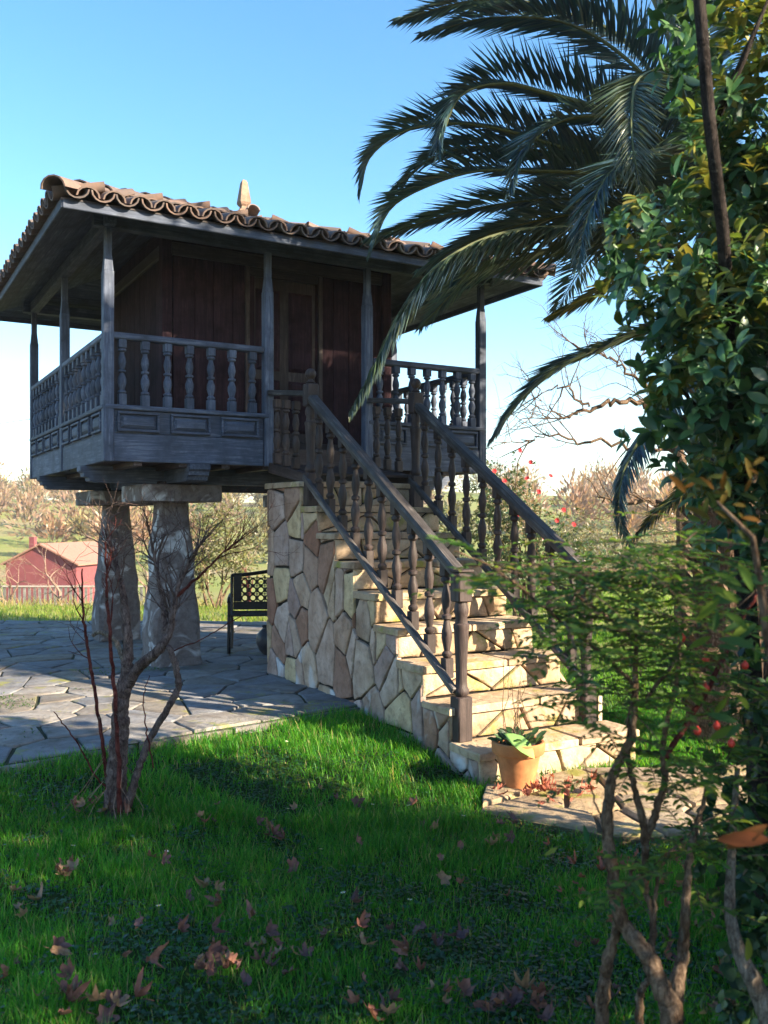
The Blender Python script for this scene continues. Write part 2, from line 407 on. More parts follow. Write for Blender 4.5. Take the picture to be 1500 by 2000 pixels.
# ------------------------------------------------------------------ patio and path
def ptin(poly, x, y):
    inside = np.zeros(np.shape(x), bool); n = len(poly)
    for i in range(n):
        x0,y0 = poly[i]; x1,y1 = poly[(i+1)%n]
        c = ((y0 > y) != (y1 > y)) & (x < (x1-x0)*(y-y0)/((y1-y0) if y1 != y0 else 1e-9)+x0); inside ^= c
    return inside
pe = lambda k: tuple(E0+ED*k)
PATIO = [pe(-4.2), pe(3.6), (.9, 8.9), (1.3, 13.2), (-8.2, 13.6), (-9.0, 9)]
pm = MB().prism(PATIO, -.2, PATIO_Z-.018); patio = pm.obj('patio', plain('mossy_joint',(.035,.040,.018),.95,20,.5,.6)); tag(patio, kind='structure')
cell = []
for gx in np.arange(-9.5, 2.0, .43):
    for gy in np.arange(1.5, 14, .40):
        if random.random() > .1: cell.append((gx+random.uniform(-.20,.20), gy+random.uniform(-.18,.18)))
cell = [c for c in cell if ptin(PATIO, np.array(c[0]), np.array(c[1]))]
def convex_region(c): return [(c[0]-2,c[1]-2),(c[0]+2,c[1]-2),(c[0]+2,c[1]+2),(c[0]-2,c[1]+2)]
def hull_clip(p, poly):
    n = len(poly)
    if area(poly) < 0: poly = poly[::-1]
    for i in range(n):
        (x0,y0),(x1,y1) = poly[i], poly[(i+1)%n]; a, b = (y1-y0), -(x1-x0); p = clip(p, a, b, a*x0+b*y0)
        if len(p) < 3: return []
    return p
nflag = 0; far_flags = MB()
cell.sort(key=lambda c: c[1]+(50 if c[0] < -.43*c[1]-.3 or (c[0] > -.6 and c[1] > 8.5) else 0))
for p, c in zip(voronoi(cell, [(-20,-20),(20,-20),(20,40),(-20,40)]), cell):
    if len(p) < 3: continue
    p = hull_clip(p, PATIO)
    if len(p) < 3 or abs(area(p)) < .02: continue
    p = inset(p, .0075)
    if len(p) < 3: continue
    b = stone_mb(roughen(p, .010), lambda a, b, o: (a, b, PATIO_Z-.018+o), back=-.02, proud=random.uniform(.012,.018), bev=.007, dome=.002)
    # clip test in the frame
    if nflag < 290: stone_obj('flagstone', b, st_flag, patio); nflag += 1
    else: far_flags.add(b.v, b.f)
if far_flags.v: tag(far_flags.obj('flagstone_field', st_flag, patio), kind='stuff')
# kerb stones along the front edge of the patio
k = -4.2
while k < 3.55:
    L = min(random.uniform(.45,.8), 3.6-k); a0 = E0+ED*(k+.008); a1 = E0+ED*(k+L-.008)
    q = [tuple(a0+EN*.0), tuple(a0+EN*.035), tuple(a1+EN*.035), tuple(a1+EN*.0)]
    b = stone_mb(roughen(q, .008), lambda a, b, o: (a, b, PATIO_Z-.03+o), back=-.22, proud=.01, bev=.008, dome=0); stone_obj('edge_stone', b, st_flag, patio); k += L

PATH = [(.55,5.28),(1.2,4.88),(2.3,4.78),(4.5,5.3),(4.6,6.0),(2.55,6.25),(1.35,6.2),(.62,5.75)]
pathm = MB().prism([(p[0]*.98+.02, p[1]) for p in PATH], -.15, .035); path = pathm.obj('garden_path', plain('sandy_joint',(.13,.10,.06),.95,20,.4,.5)); tag(path, kind='structure')
seeds = []
for gx in np.arange(.5, 4.8, .38):
    for gy in np.arange(4.5, 6.4, .32): seeds.append((gx+random.uniform(-.15,.15), gy+random.uniform(-.11,.11)))
seeds = [c for c in seeds if ptin(PATH, np.array(c[0]), np.array(c[1]))]
for p in voronoi(seeds, PATH):
    p = inset(p, .008) if len(p) > 2 else []
    if len(p) < 3 or abs(area(p)) < .01: continue
    b = stone_mb(roughen(p, .018), lambda a, b, o: (a, b, .04+o), back=-.05, proud=random.uniform(.012,.03), bev=.012, dome=.004); stone_obj('flagstone', b, st_path, path)

# ------------------------------------------------------------------ granary on pillars
HA = R(29.9); HO = Vector((-2.483, 8.2, 0)); W, D = 4.16, 3.95
Hm = Matrix.Translation(HO) @ Matrix.Rotation(HA, 4, 'Z')
def H(t, u, z): return Hm @ Vector((t, u, z))
granary = empty('raised_granary', HO, HA, 'square wooden granary with railed gallery and tiled roof on tapered stone pillars', 'granary')
# pillars and capstones
for (x, y) in ((.86,.86),(W-.80,.86),(.86,D-.82),(W-.80,D-.82)):
    b = MB(); prof = [(z, float(np.interp(z,[0,.3,.8,1.25,1.63],[.245,.238,.205,.17,.145]))+random.uniform(-.008,.008)) for z in np.linspace(0,1.63,12)]; vs = []
    for (z, r) in prof:
        for (sx, sy) in ((-1,-1),(1,-1),(1,1),(-1,1)):
            c = random.uniform(.015,.05)
            for (dx, dy) in (((c,0),(0,c)) if sx*sy < 0 else ((0,c),(c,0))):
                vs.append((sx*(r-dx)+random.uniform(-.010,.010), sy*(r-dy)+random.uniform(-.010,.010), z))
    n = 8; fs = [(i*n+k, i*n+(k+1)%n, (i+1)*n+(k+1)%n, (i+1)*n+k) for i in range(len(prof)-1) for k in range(n)]
    b.add(vs, fs+[tuple(range(n)), tuple(range((len(prof)-1)*n, len(prof)*n))]); b.obj('pillar', st_pillar, granary, (x, y, PATIO_Z), smooth=25)
    MB().box(-.40,.40,-.40,.40,0,.165,.007).obj('capstone', st_pillar, granary, (x, y, 1.905))
    MB().box(-.17,.17,-.17,.17,0,.03,.01).obj('packing_block', wood_dark[0], granary, (x, y, 2.08))
# main beams with carved ends
def beam_prof(L):   # in (along, z): carved scallops at both ends
    e = [(0,.16),(0,.11),(.03,.09),(.035,.055),(.075,.045),(.085,.012),(.13,0)]
    return [(-L/2+a, z) for a, z in e]+[(L/2-a, z) for a, z in e[::-1]]
for x in (.86, W-.80):
    L = D+.10; b = MB(); pr = beam_prof(L); n = len(pr)
    b.add([(-.10, a, z) for a, z in pr]+[(.10, a, z) for a, z in pr], [tuple(range(n)), tuple(range(n,2*n))]+[(i,(i+1)%n,n+(i+1)%n,n+i) for i in range(n)])
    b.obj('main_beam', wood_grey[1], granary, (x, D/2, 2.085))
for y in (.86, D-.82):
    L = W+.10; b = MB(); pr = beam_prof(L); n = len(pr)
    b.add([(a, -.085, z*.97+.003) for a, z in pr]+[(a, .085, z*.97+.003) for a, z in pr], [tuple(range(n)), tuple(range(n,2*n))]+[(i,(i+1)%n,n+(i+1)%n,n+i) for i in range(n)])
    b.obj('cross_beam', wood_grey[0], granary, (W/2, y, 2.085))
for x in np.arange(.3, W-.2, .42):
    MB().box(x-.04,x+.04,.03,D-.03,2.21,2.262,.004).obj('joist', wood_dark[1], granary)
nb = 18
for i in range(nb):
    y0 = .02+(D-.04)*i/nb; MB().box(.02,W-.02,y0+.003,y0+(D-.04)/nb-.003,2.265,2.43,.004).obj('floor_board', wood_dark[0], granary)

# turned balusters
def turned(h, r=.040, blk=.036, nb=12):
    b = MB(); hb, ht = .17*h, .13*h
    b.box(-blk,blk,-blk,blk,0,hb,.004); b.box(-blk,blk,-blk,blk,h-ht,h,.004)
    z0, z1 = hb, h-ht; pr = [(0,.62),(.03,.95),(.06,.95),(.09,.55),(.16,.75),(.25,.98),(.33,.95),(.42,.62),(.46,.50),(.48,.90),(.52,.90),(.54,.50),(.60,.70),(.70,.92),(.78,.80),(.86,.55),(.91,.50),(.94,.95),(.97,.95),(1,.62)]
    b.lathe([(q*r, z0+t*(z1-z0)) for t, q in pr], nb); return b
LEDGE, RAIL, BOT = 2.755, 3.405, 2.247
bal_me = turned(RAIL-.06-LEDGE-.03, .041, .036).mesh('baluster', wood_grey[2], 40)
pan_me = {}
def raised_panel(w, h):
    b = MB(); c = .035
    vs = [(-w/2,0,-h/2),(w/2,0,-h/2),(w/2,0,h/2),(-w/2,0,h/2),(-w/2+c,-.028,-h/2+c),(w/2-c,-.028,-h/2+c),(w/2-c,-.028,h/2-c),(-w/2+c,-.028,h/2-c)]
    return b.add(vs, [(4,5,6,7),(0,1,5,4),(1,2,6,5),(2,3,7,6),(3,0,4,7)])
def frame_mb(w, h, t=.022, d=.034):
    b = MB(); b.box(-w/2-t,w/2+t,-d,0,h/2,h/2+t,.004); b.box(-w/2-t,w/2+t,-d,0,-h/2-t,-h/2,.004)
    b.box(-w/2-t,-w/2,-d,0,-h/2+.001,h/2-.001,.004); b.box(w/2,w/2+t,-d,0,-h/2+.001,h/2-.001,.004); return b
def run(p0, rz, L, nbal, npan, balus=True):
    """one bay of the gallery parapet; local x along, local -y outward"""
    M = Matrix.Translation(Vector((*p0, 0))) @ Matrix.Rotation(rz, 4, 'Z')
    def put(name, me, x, y, z, par=granary):
        v = M @ Vector((x, y, z)); return link(name, me, par, v, (0, 0, rz))
    a = 0
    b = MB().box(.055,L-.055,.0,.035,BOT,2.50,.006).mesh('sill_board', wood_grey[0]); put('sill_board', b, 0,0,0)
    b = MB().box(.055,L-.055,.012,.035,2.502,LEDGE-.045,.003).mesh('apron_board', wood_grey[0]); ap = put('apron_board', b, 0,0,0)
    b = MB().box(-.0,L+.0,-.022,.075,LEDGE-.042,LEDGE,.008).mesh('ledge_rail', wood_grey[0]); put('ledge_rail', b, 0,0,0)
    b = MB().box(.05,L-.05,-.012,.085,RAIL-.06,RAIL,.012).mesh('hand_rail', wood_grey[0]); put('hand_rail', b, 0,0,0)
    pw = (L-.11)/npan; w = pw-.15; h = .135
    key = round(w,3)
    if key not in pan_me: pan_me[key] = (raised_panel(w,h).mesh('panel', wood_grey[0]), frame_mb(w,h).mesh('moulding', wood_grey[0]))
    for i in range(npan):
        x = .055+pw*(i+.5); pp = put('panel', pan_me[key][0], x, .010, 2.607); ml = link('moulding', pan_me[key][1], pp, (0, .001, 0))
    for i in range(nbal):
        x = .055+(L-.11)*(i+.5)/nbal; o = put('baluster', bal_me, x, .035, LEDGE+.001)
        o.scale = (1, 1, (RAIL-.06-LEDGE)/(RAIL-.06-LEDGE-.03))
run((0,0), 0, 1.57, 7, 3); run((2.68,0), 0, 1.48, 7, 3)
run((0,D), -math.pi/2, D/2, 9, 4); run((0,D/2), -math.pi/2, D/2, 9, 4)
run((W,0), math.pi/2, D/2, 9, 4); run((W,D/2), math.pi/2, D/2, 9, 4)
run((W,D), math.pi, W/2, 9, 4); run((W/2,D), math.pi, W/2, 9, 4)
pz = 4.33
pmb = MB().box(-.047,.047,-.047,.047,BOT-.003,3.95,.008); pmb.add([(-.042,-.042,3.949),(.042,-.042,3.949),(.042,.042,3.949),(-.042,.042,3.949),(-.031,-.031,4.08),(.031,-.031,4.08),(.031,.031,4.08),(-.031,.031,4.08)],[(0,1,5,4),(1,2,6,5),(2,3,7,6),(3,0,4,7)])
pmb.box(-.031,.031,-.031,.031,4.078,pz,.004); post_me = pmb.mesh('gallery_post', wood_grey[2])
e = .032
for (x, y) in ((e,e),(1.57,e),(2.68,e),(W-e,e),(e,D/2),(W-e,D/2),(e,D-e),(W-e,D-e),(W/2,D-e)): link('gallery_post', post_me, granary, (x, y, 0))
# wall plates on the posts
for (x0,x1,y0,y1,ax,z) in ((-.1,W+.1,e-.05,e+.05,0,0),(-.1,W+.1,D-e-.05,D-e+.05,0,0),(e-.05,e+.05,-.1,D+.1,1,.004),(W-e-.05,W-e+.05,-.1,D+.1,1,.004)):
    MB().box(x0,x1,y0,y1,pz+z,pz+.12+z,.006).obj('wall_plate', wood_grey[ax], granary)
# closed chamber: planks, corner posts, door
g = .79; BX0, BX1, BY0, BY1 = g, W-g, g, D-g
def plank_wall(p0, rz, L, skip=None):
    M = Matrix.Translation(Vector((*p0, 0))) @ Matrix.Rotation(rz, 4, 'Z'); x = .07; wl = []
    wall = link('chamber_wall', MB().box(.06,L-.06,.05,.08,2.432,4.70).mesh('chamber_wall', wood_dark[2]), granary, M @ Vector((0,0,0)), (0,0,rz))
    while x < L-.08:
        w = min(random.uniform(.19,.25), L-.07-x)
        if w < .06: break
        if not (skip and x+w/2 > skip[0] and x+w/2 < skip[1]):
            MB().box(x+.002,x+w-.002,0,.045,2.433,4.70,.004).obj('plank', wood_red, wall, (0, random.uniform(-.003,.003), 0))
        x += w
    for xx in (0, ): MB().box(-.05,.055,-.018,.09,2.434,4.72,.008).obj('corner_post', wood_red, wall)
    MB().box(.05,L-.0,-.03,.05,4.40,4.53,.008).obj('head_beam', wood_dark[0], wall); MB().box(.058,L-.05,-.028,.05,2.436,2.56,.008).obj('foot_beam', wood_dark[0], wall)
plank_wall((BX0,BY0), 0, BX1-BX0, (.86,1.74)); plank_wall((BX0,BY1), -math.pi/2, BY1-BY0)
plank_wall((BX1,BY0), math.pi/2, BY1-BY0); plank_wall((BX1,BY1), math.pi, BX1-BX0)
cx = (BX0+BX1)/2
door = MB().box(-.40,.40,.008,.045,2.565,4.30,.004).obj('door', wood_dark[2], granary, (cx, BY0, 0))
for sx in (-1,1):
    for (z0,z1) in ((2.66,3.22),(3.32,4.18)):
        link('door_panel', raised_panel(.28, z1-z0).mesh('door_panel', wood_red), door, (sx*.19, .004, (z0+z1)/2))
MB().box(-.45,-.40,-.022,.05,2.5645,4.395,.006).obj('door_jamb', wood_dark[2], granary, (cx,BY0,0)); MB().box(.40,.45,-.022,.05,2.5645,4.395,.006).obj('door_jamb', wood_dark[2], granary, (cx,BY0,0))
MB().box(-.398,.398,-.020,.05,4.302,4.394,.006).obj('door_head', wood_dark[0], granary, (cx,BY0,0))
MB().lathe([(.0,0),(.016,.0),(.02,.01),(.012,.02),(.0,.022)],8,caps=False).obj('door_knob', iron, door, (.34,.008,3.27), (math.pi/2,0,0))

# ---- roof
O = .46; X0, X1, Y0, Y1 = -O, W+O, -O, D+O; CX, CY = W/2, D/2; ZE, ZA = 4.375, 5.21
roof = MB().add([(X0,Y0,ZE),(X1,Y0,ZE),(X1,Y1,ZE),(X0,Y1,ZE),(CX,CY,ZA),(X0,Y0,ZE-.02),(X1,Y0,ZE-.02),(X1,Y1,ZE-.02),(X0,Y1,ZE-.02),(CX,CY,ZA-.02)],
    [(0,1,4),(1,2,4),(2,3,4),(3,0,4),(6,5,9),(7,6,9),(8,7,9),(5,8,9),(0,5,6,1),(1,6,7,2),(2,7,8,3),(3,8,5,0)]).obj('roof', wood_dark[0], granary)
cor = [Vector((X0,Y0,0)),Vector((X1,Y0,0)),Vector((X1,Y1,0)),Vector((X0,Y1,0))]
for s in range(4):
    a, b = cor[s], cor[(s+1)%4]; L = (b-a).length; ex = (b-a).normalized(); inn = Vector((-ex.y, ex.x, 0)); rz = math.atan2(ex.y, ex.x)
    runl = (CY-Y0) if s % 2 == 0 else (CX-X0); sl = math.hypot(runl, ZA-ZE); up = Vector((inn.x*runl/sl, inn.y*runl/sl, (ZA-ZE)/sl)); nrm = ex.cross(up)
    # fascia and the soffit boards under the overhang
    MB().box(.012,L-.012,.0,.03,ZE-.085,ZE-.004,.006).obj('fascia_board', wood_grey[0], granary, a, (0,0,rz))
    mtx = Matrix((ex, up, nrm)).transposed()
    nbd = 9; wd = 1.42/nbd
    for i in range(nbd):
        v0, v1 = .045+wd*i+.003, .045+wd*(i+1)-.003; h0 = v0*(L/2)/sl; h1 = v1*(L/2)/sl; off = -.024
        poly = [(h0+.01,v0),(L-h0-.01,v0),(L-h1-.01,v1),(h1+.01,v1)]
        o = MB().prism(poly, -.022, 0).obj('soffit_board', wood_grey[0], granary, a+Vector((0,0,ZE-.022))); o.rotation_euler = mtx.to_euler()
    # tiles
    pitch = L/round(L/.215); cols = int(round(L/pitch))
    if s == 0:
        def tile(r0, r1, ln, conv=1, n=7, th=.014):
            bb = MB(); vs = []; fs = []
            for (r, y) in ((r0,0),(r1,ln)):
                for dr in (0, -th):
                    for k in range(n+1):
                        an = math.pi*k/n; vs.append((-(r+dr)*math.cos(an), y, conv*((r+dr)*math.sin(an))*.86))
            m = n+1
            for k in range(n):
                fs += [(k,k+1,2*m+k+1,2*m+k),(m+k,3*m+k,3*m+k+1,m+k+1),(k,m+k,m+k+1,k+1),(2*m+k,2*m+k+1,3*m+k+1,3*m+k)]
            fs += [(0,2*m,3*m,m),(n,m+n,3*m+n,2*m+n)]
            return bb.add(vs, fs)
        cov = tile(.098,.080,.44).mesh('roof_tile', tile_m, 50); pan = tile(.100,.086,.44,-1).mesh('pan_tile', tile_m, 50); hipt = tile(.120,.100,.46).mesh('hip_tile', tile_m, 50)
        joined = MB()
    rows = int(sl/.36)+1
    for kind in (0, 1):
        for ci in range(cols+(1 if kind == 0 else 0)):
            xx = pitch*(ci+(.0 if kind == 0 else .5))
            top = sl*min(xx, L-xx)/(L/2)
            for r in range(rows):
                v = -.055+.36*r
                if v+.10 > top and not (r == 0 and kind == 0): break
                if r == 0 and top < .02 and kind == 0: continue
                jit = random.uniform(-.008,.008); hgt = (.024 if kind == 0 else .082)+.012
                tl = R(-2.0)+random.uniform(-.012,.012)
                pos = a+Vector((0,0,ZE))+ex*(xx+jit)+up*(v+random.uniform(-.012,.012))+nrm*(hgt-(.0))
                mt = mtx @ Matrix.Rotation(tl, 3, 'X') @ Matrix.Rotation(random.uniform(-.025,.025), 3, 'Z')
                me = cov if kind == 0 else pan
                if (s in (0, 3)) and (kind == 0 or r == 0):
                    o = link('roof_tile' if kind == 0 else 'pan_tile', me, roof, pos, mt.to_euler())
                else:
                    joined.add([pos+mt @ vv.co for vv in me.vertices], [tuple(p.vertices) for p in me.polygons])
    hd = Vector((CX,CY,ZA))-(a+Vector((0,0,ZE))); hl = hd.length; hd.normalize(); hx = hd.cross(Vector((0,0,1))).normalized(); hn = hx.cross(hd)
    hm = Matrix((hx, hd, hn)).transposed(); k = -.10
    while k < hl-.15:
        link('hip_tile', hipt, roof, a+Vector((0,0,ZE))+hd*k+hn*(.060+random.uniform(0,.008)), (hm @ Matrix.Rotation(R(-2.2)+random.uniform(-.015,.015),3,'X')).to_euler()); k += .36
tag(joined.obj('tile_field', tile_m, roof, smooth=50), kind='stuff')
b = MB(); sq = math.pi/4; r2 = math.sqrt(2)
b.lathe([(.12*r2,-.12),(.12*r2,.0),(.085*r2,.02),(.085*r2,.10),(.05*r2,.12),(.038*r2,.16),(.055*r2,.18),(.066*r2,.205),(.062*r2,.24),(.034*r2,.445),(.02*r2,.475),(.004,.485)], 4, (0,0,0), True, sq)
b.obj('roof_finial', st_fin, granary, (CX, CY, ZA+.075))

# ------------------------------------------------------------------ stone staircase
NS = 9; S0, DS, Z0, DZ = .88, .3375, 2.07, .229
sk = [S0+DS*k for k in range(NS)]; zk = [Z0-DZ*k for k in range(NS)]
TL, = (1.50,); TR = [2.76,2.76,2.765,2.77,2.765,2.77,2.765,2.77,2.88]; SB = .10
off = np.array([2.1, -3.0, 0.0])
stairs = empty('stone_staircase', H(*off), HA, 'stone stair with irregular flagstone side and turned wooden banisters up to the gallery', 'staircase')
core = MB()
for k in range(NS):
    core.box(TL+.028, TR[k]-.028, -sk[k]+.028, -SB-.02, (zk[k+1] if k < NS-1 else -.1)-.045, zk[k]-.045)
core.obj('rubble_core', mortar, stairs, tuple(-off))
def side_stones(tface, sgn):
    region = [(SB,-.08),(sk[-1]-.012,-.08),(sk[-1]-.012,2.3),(SB,2.3)]
    sc = 1.35; seeds = []
    for gx in np.arange(SB, sk[-1]+.3, .25):
        for gy in np.arange(-.15, 2.4, .33):
            if random.random() < .12: continue
            seeds.append(((gx+random.uniform(-.15,.15)+(.12 if int(round(gy/.33)) % 2 else 0))*sc, gy+random.uniform(-.20,.20)))
    for p in voronoi(seeds, [(a*sc, b) for a, b in region]):
        if len(p) < 3: continue
        p = [(a/sc, b) for a, b in p]
        pieces = []
        prof_ok = all(any(v[0] <= sk[k]+1e-4 and v[1] <= zk[k]-.042 for k in range(NS)) for v in p)
        if prof_ok: pieces = [p]
        else:
            for k in range(NS):
                s_a = sk[k-1] if k else SB
                q = clip(clip(clip(p, -1,0,-s_a), 1,0,sk[k]-.006), 0,1,zk[k]-.046)
                if len(q) > 2 and abs(area(q)) > .0035: pieces.append(q)
        for q in pieces:
            q = inset(q, random.uniform(.005,.009))
            if len(q) < 3 or abs(area(q)) < .002: continue
            zc = sum(v[1] for v in q)/len(q)
            tf = tface if sgn < 0 else max([TR[j] for j in range(NS) if zk[j] > min(v[1] for v in q)-.01 and (zk[j+1] if j < NS-1 else -1) < min(v[1] for v in q)+.05] or [tface])
            mb = stone_mb(roughen(q, .012), lambda a, b, o: (tf+sgn*(o-.012), -a, b), back=-.03, proud=random.uniform(.003,.016), bev=.008, dome=.004)
            stone_obj('wall_stone', mb, st_wall_lichen if (zc < .45 and random.random() < .5) else st_wall, stairs, off)
side_stones(TL, -1); side_stones(2.76, 1)
for k in range(NS):
    s_a = sk[k-1] if k else SB-.03; s_b = sk[k]+.022
    # tread slabs
    n = 2 if k not in (0, 8) else 3; cuts = [TL-.02]+[TL+(TR[k]-TL)*((i+1)/n+random.uniform(-.12,.12)) for i in range(n-1)]+[TR[k]+.02]
    for i in range(n):
        sl = random.uniform(-.05,.05); c0, c1 = cuts[i]+(.004 if i else 0), cuts[i+1]-.004
        q = [(c0, s_a+.004), (c1, s_a+.004), (c1, s_b+random.uniform(-.012,.012)), ((c0+c1)/2, s_b+random.uniform(-.014,.014)), (c0, s_b+random.uniform(-.012,.012))]
        mb = stone_mb(roughen(q, .008), lambda a, b, o: (a, -b, zk[k]-.04+o), back=-.012, proud=.04, bev=.012, dome=.0)
        stone_obj('tread_slab', mb, st_step, stairs, off)
    # riser stones below the slab
    zt = zk[k]-.05; zb = (zk[k+1] if k < NS-1 else -.06)+.002
    w_ = TR[k]-TL; n = random.choice((4,5,5,6)); sd_ = [((TL+w_*(i+.5)/n+random.uniform(-.09,.09))*.55, lerp(zb,zt,.5)+random.uniform(-.10,.10)) for i in range(n)]
    for q in voronoi(sd_, [((TL+.004)*.55,zb),((TR[k]-.004)*.55,zb),((TR[k]-.004)*.55,zt),((TL+.004)*.55,zt)]):
        q = inset([(a/.55, b) for a, b in q], .0045) if len(q) > 2 else []
        if len(q) < 3 or abs(area(q)) < .002: continue
        mb = stone_mb(roughen(q, .008), lambda a, b, o: (a, -sk[k]+.012-o, b), back=-.03, proud=random.uniform(.004,.018), bev=.010, dome=.006)
        stone_obj('riser_stone', mb, st_step, stairs, off)

# banisters
T_L, T_R = 1.585, 2.685; SA, SZ = .915, 3.262
HRa, HRb = 2.865, 1.385; LRa, LRb = 2.12, .60
def newel(h, ball, r=.052, blk=.056):
    b = MB(); b.box(-blk,blk,-blk,blk,0,.30,.008); b.box(-blk,blk,-blk,blk,h-.20,h,.010)
    pr = [(.30,.7),(.32,1),(.345,1),(.36,.8),(.40,.72),(.55,.78),(.68,.92),(.74,.96),(.755,1.05),(.78,1.05),(.79,.82),(.83,.75),(.86,.95),(.885,.95),(h-.20,.75)]
    k = (h-.20)/.93; b.lathe([(q*r, (.30+(z-.30)*((h-.20-.30)/(.93-.30)) if z < .93 else z)) for z, q in pr[:-1]]+[(.75*r,h-.199)], 12)
    if ball: b.lathe([(.03,h-.002),(.045,h+.012),(.024,h+.03),(.022,h+.04)]+[(.05*math.sin(t)+.001,h+.088-.05*math.cos(t)) for t in np.linspace(.45,math.pi,8)], 10)
    else: b.box(-blk-.006,blk+.006,-blk-.006,blk+.006,h+.0,h+.018,.008)
    return b
for T in (T_L, T_R):
    for (s, z, h, ball) in ((SA, zk[1], 1.09, True), (SZ, zk[8], 1.13, False)):
        newel(h, ball).obj('newel_post', wood_dark[2], stairs, (T-off[0], -s-off[1], z-.001), smooth=40)
    ang = math.atan2(HRa-HRb, SZ-SA); L = math.hypot(HRa-HRb, SZ-SA)
    pa = Vector((T-off[0], -SA-off[1], HRa)); mid = Vector((T-off[0], -(SA+SZ)/2-off[1], (HRa+HRb)/2))
    rail = MB(); sec = [(-.045,-.035),(.045,-.035),(.05,.005),(.036,.032),(-.036,.032),(-.05,.005)]; n = 6
    seg = 9; vs = []
    for i in range(seg+1):
        y = lerp(L/2-.03, -L/2+.03, i/seg)
        for (a, c) in sec: vs.append((a+random.uniform(-.003,.003), y, c-.035+random.uniform(-.002,.002)))
    rail.add(vs, [(i*n+k, i*n+(k+1)%n, (i+1)*n+(k+1)%n, (i+1)*n+k) for i in range(seg) for k in range(n)]+[tuple(range(n)), tuple(range(seg*n,(seg+1)*n))])
    rail.obj('banister_rail', wood_rail, stairs, mid, (ang, 0, 0))
    L2 = math.hypot(LRa-LRb, SZ-SA); a2 = math.atan2(LRa-LRb, SZ-SA)
    MB().box(-.022,.022,-L2/2-.01,L2/2+.01,-.05,.0,.006).obj('lower_rail', wood_rail, stairs, (T-.052-off[0], -(SA+SZ)/2-off[1], (LRa+LRb)/2), (a2,0,0))
    nbal = 10
    if T == T_L: sbal = turned(.80, .038, .033).mesh('banister_baluster', wood_dark[2], 40)
    for i in range(nbal):
        t = (i+.75)/(nbal+.5); s = lerp(SA, SZ, t); zt = lerp(HRa, HRb, t)-.055
        link('baluster', sbal, stairs, (T-off[0], -s-off[1], zt-.80), (random.uniform(-.012,.012), random.uniform(-.012,.012), random.uniform(-.08,.08)))
    # sloping gangway rail between gallery post and newel
    for (za, zb, w, hgt, nm) in ((2.985,2.875,.045,.05,'gangway_rail'),(2.28,2.14,.03,.10,'gangway_stringer')):
        l = math.hypot(SA-.08, za-zb); an = math.atan2(za-zb, SA-.08)
        MB().box(-w,w,-l/2,l/2,-hgt,0,.008).obj(nm, wood_rail if 'rail' in nm else wood_dark[1], stairs, (T-off[0], -(SA-.02)/2-off[1]-.0, (za+zb)/2), (an,0,0))
    gb = turned(.62,.036,.032).mesh('gangway_baluster', wood_dark[2], 40) if T == T_L else gb
    for i in range(3):
        s = .16+.22*i; link('baluster', gb, stairs, (T-off[0], -s-off[1], lerp(2.28,2.14,s/SA)+.004))
for i in range(5):
    s = .03+.165*i; MB().box(T_L+.035,T_R-.035,-.075,.075,-.03,0,.005).obj('gangway_board', wood_dark[0], stairs, (-off[0], -(s+.08)-off[1], lerp(2.27,2.14,(s+.08)/SA)), (R(9),0,0))
# ------------------------------------------------------------------ plants: shared builders
def rnd_unit(n):
    v = rng.normal(size=(n,3)); return v/np.linalg.norm(v, axis=1, keepdims=True)
def tints(n, cols, var=.25):
    c = np.array(cols)[rng.integers(0, len(cols), n)]; return np.clip(c*(1+rng.uniform(-var, var, (n,1)))*(1+rng.uniform(-.08,.08,(n,3))), .002, .95)

def rosettes(cent, axis, nl, length, width, cols, spread=(35,85), tipcol=None, young=None, cheap=False):
    """leaf rosettes at twig ends; returns V, F, tint"""
    n = len(cent); c = np.repeat(cent, nl, 0); ax = np.repeat(axis, nl, 0); m = n*nl
    ref = rnd_unit(m); side = ref-ax*(ref*ax).sum(1, keepdims=True); side /= np.linalg.norm(side, axis=1, keepdims=True)+1e-9
    sp = np.radians(rng.uniform(spread[0], spread[1], m))[:,None]
    d = ax*np.cos(sp)+side*np.sin(sp); d[:,2] -= .12
    up = ax*np.sin(sp)-side*np.cos(sp)*.6+np.array([0,0,.6])
    M = frames(d, up); L = length*rng.uniform(.45,1.2,m); S = np.stack([L*width*rng.uniform(.85,1.2,m), L, L], 1)
    pos = c-ax*(rng.uniform(0,.9,m)*length)[:,None]
    t = tints(m, cols)
    if young is not None:
        y = np.repeat(young, nl); t[y] = tints(int(y.sum()), tipcol)
    return scatter(LEAF_S if cheap else LEAF, LEAF_SF if cheap else LEAF_F, M, pos, S, t)

def blob_points(blobs, n, shell=.55):
    """points in ellipsoids (centre, radii), biased to the outside; returns pos, outward dir"""
    vol = np.array([b[1][0]*b[1][1]*b[1][2] for b in blobs])**.8; pick = rng.choice(len(blobs), n, p=vol/vol.sum())
    u = rnd_unit(n); r = (shell+(1-shell)*rng.random(n))[:,None]*(1+.12*rng.normal(size=(n,1)))
    c = np.array([tuple(b[0]) for b in blobs])[pick]; rad = np.array([b[1] for b in blobs])[pick]
    return c+u*r*rad, u

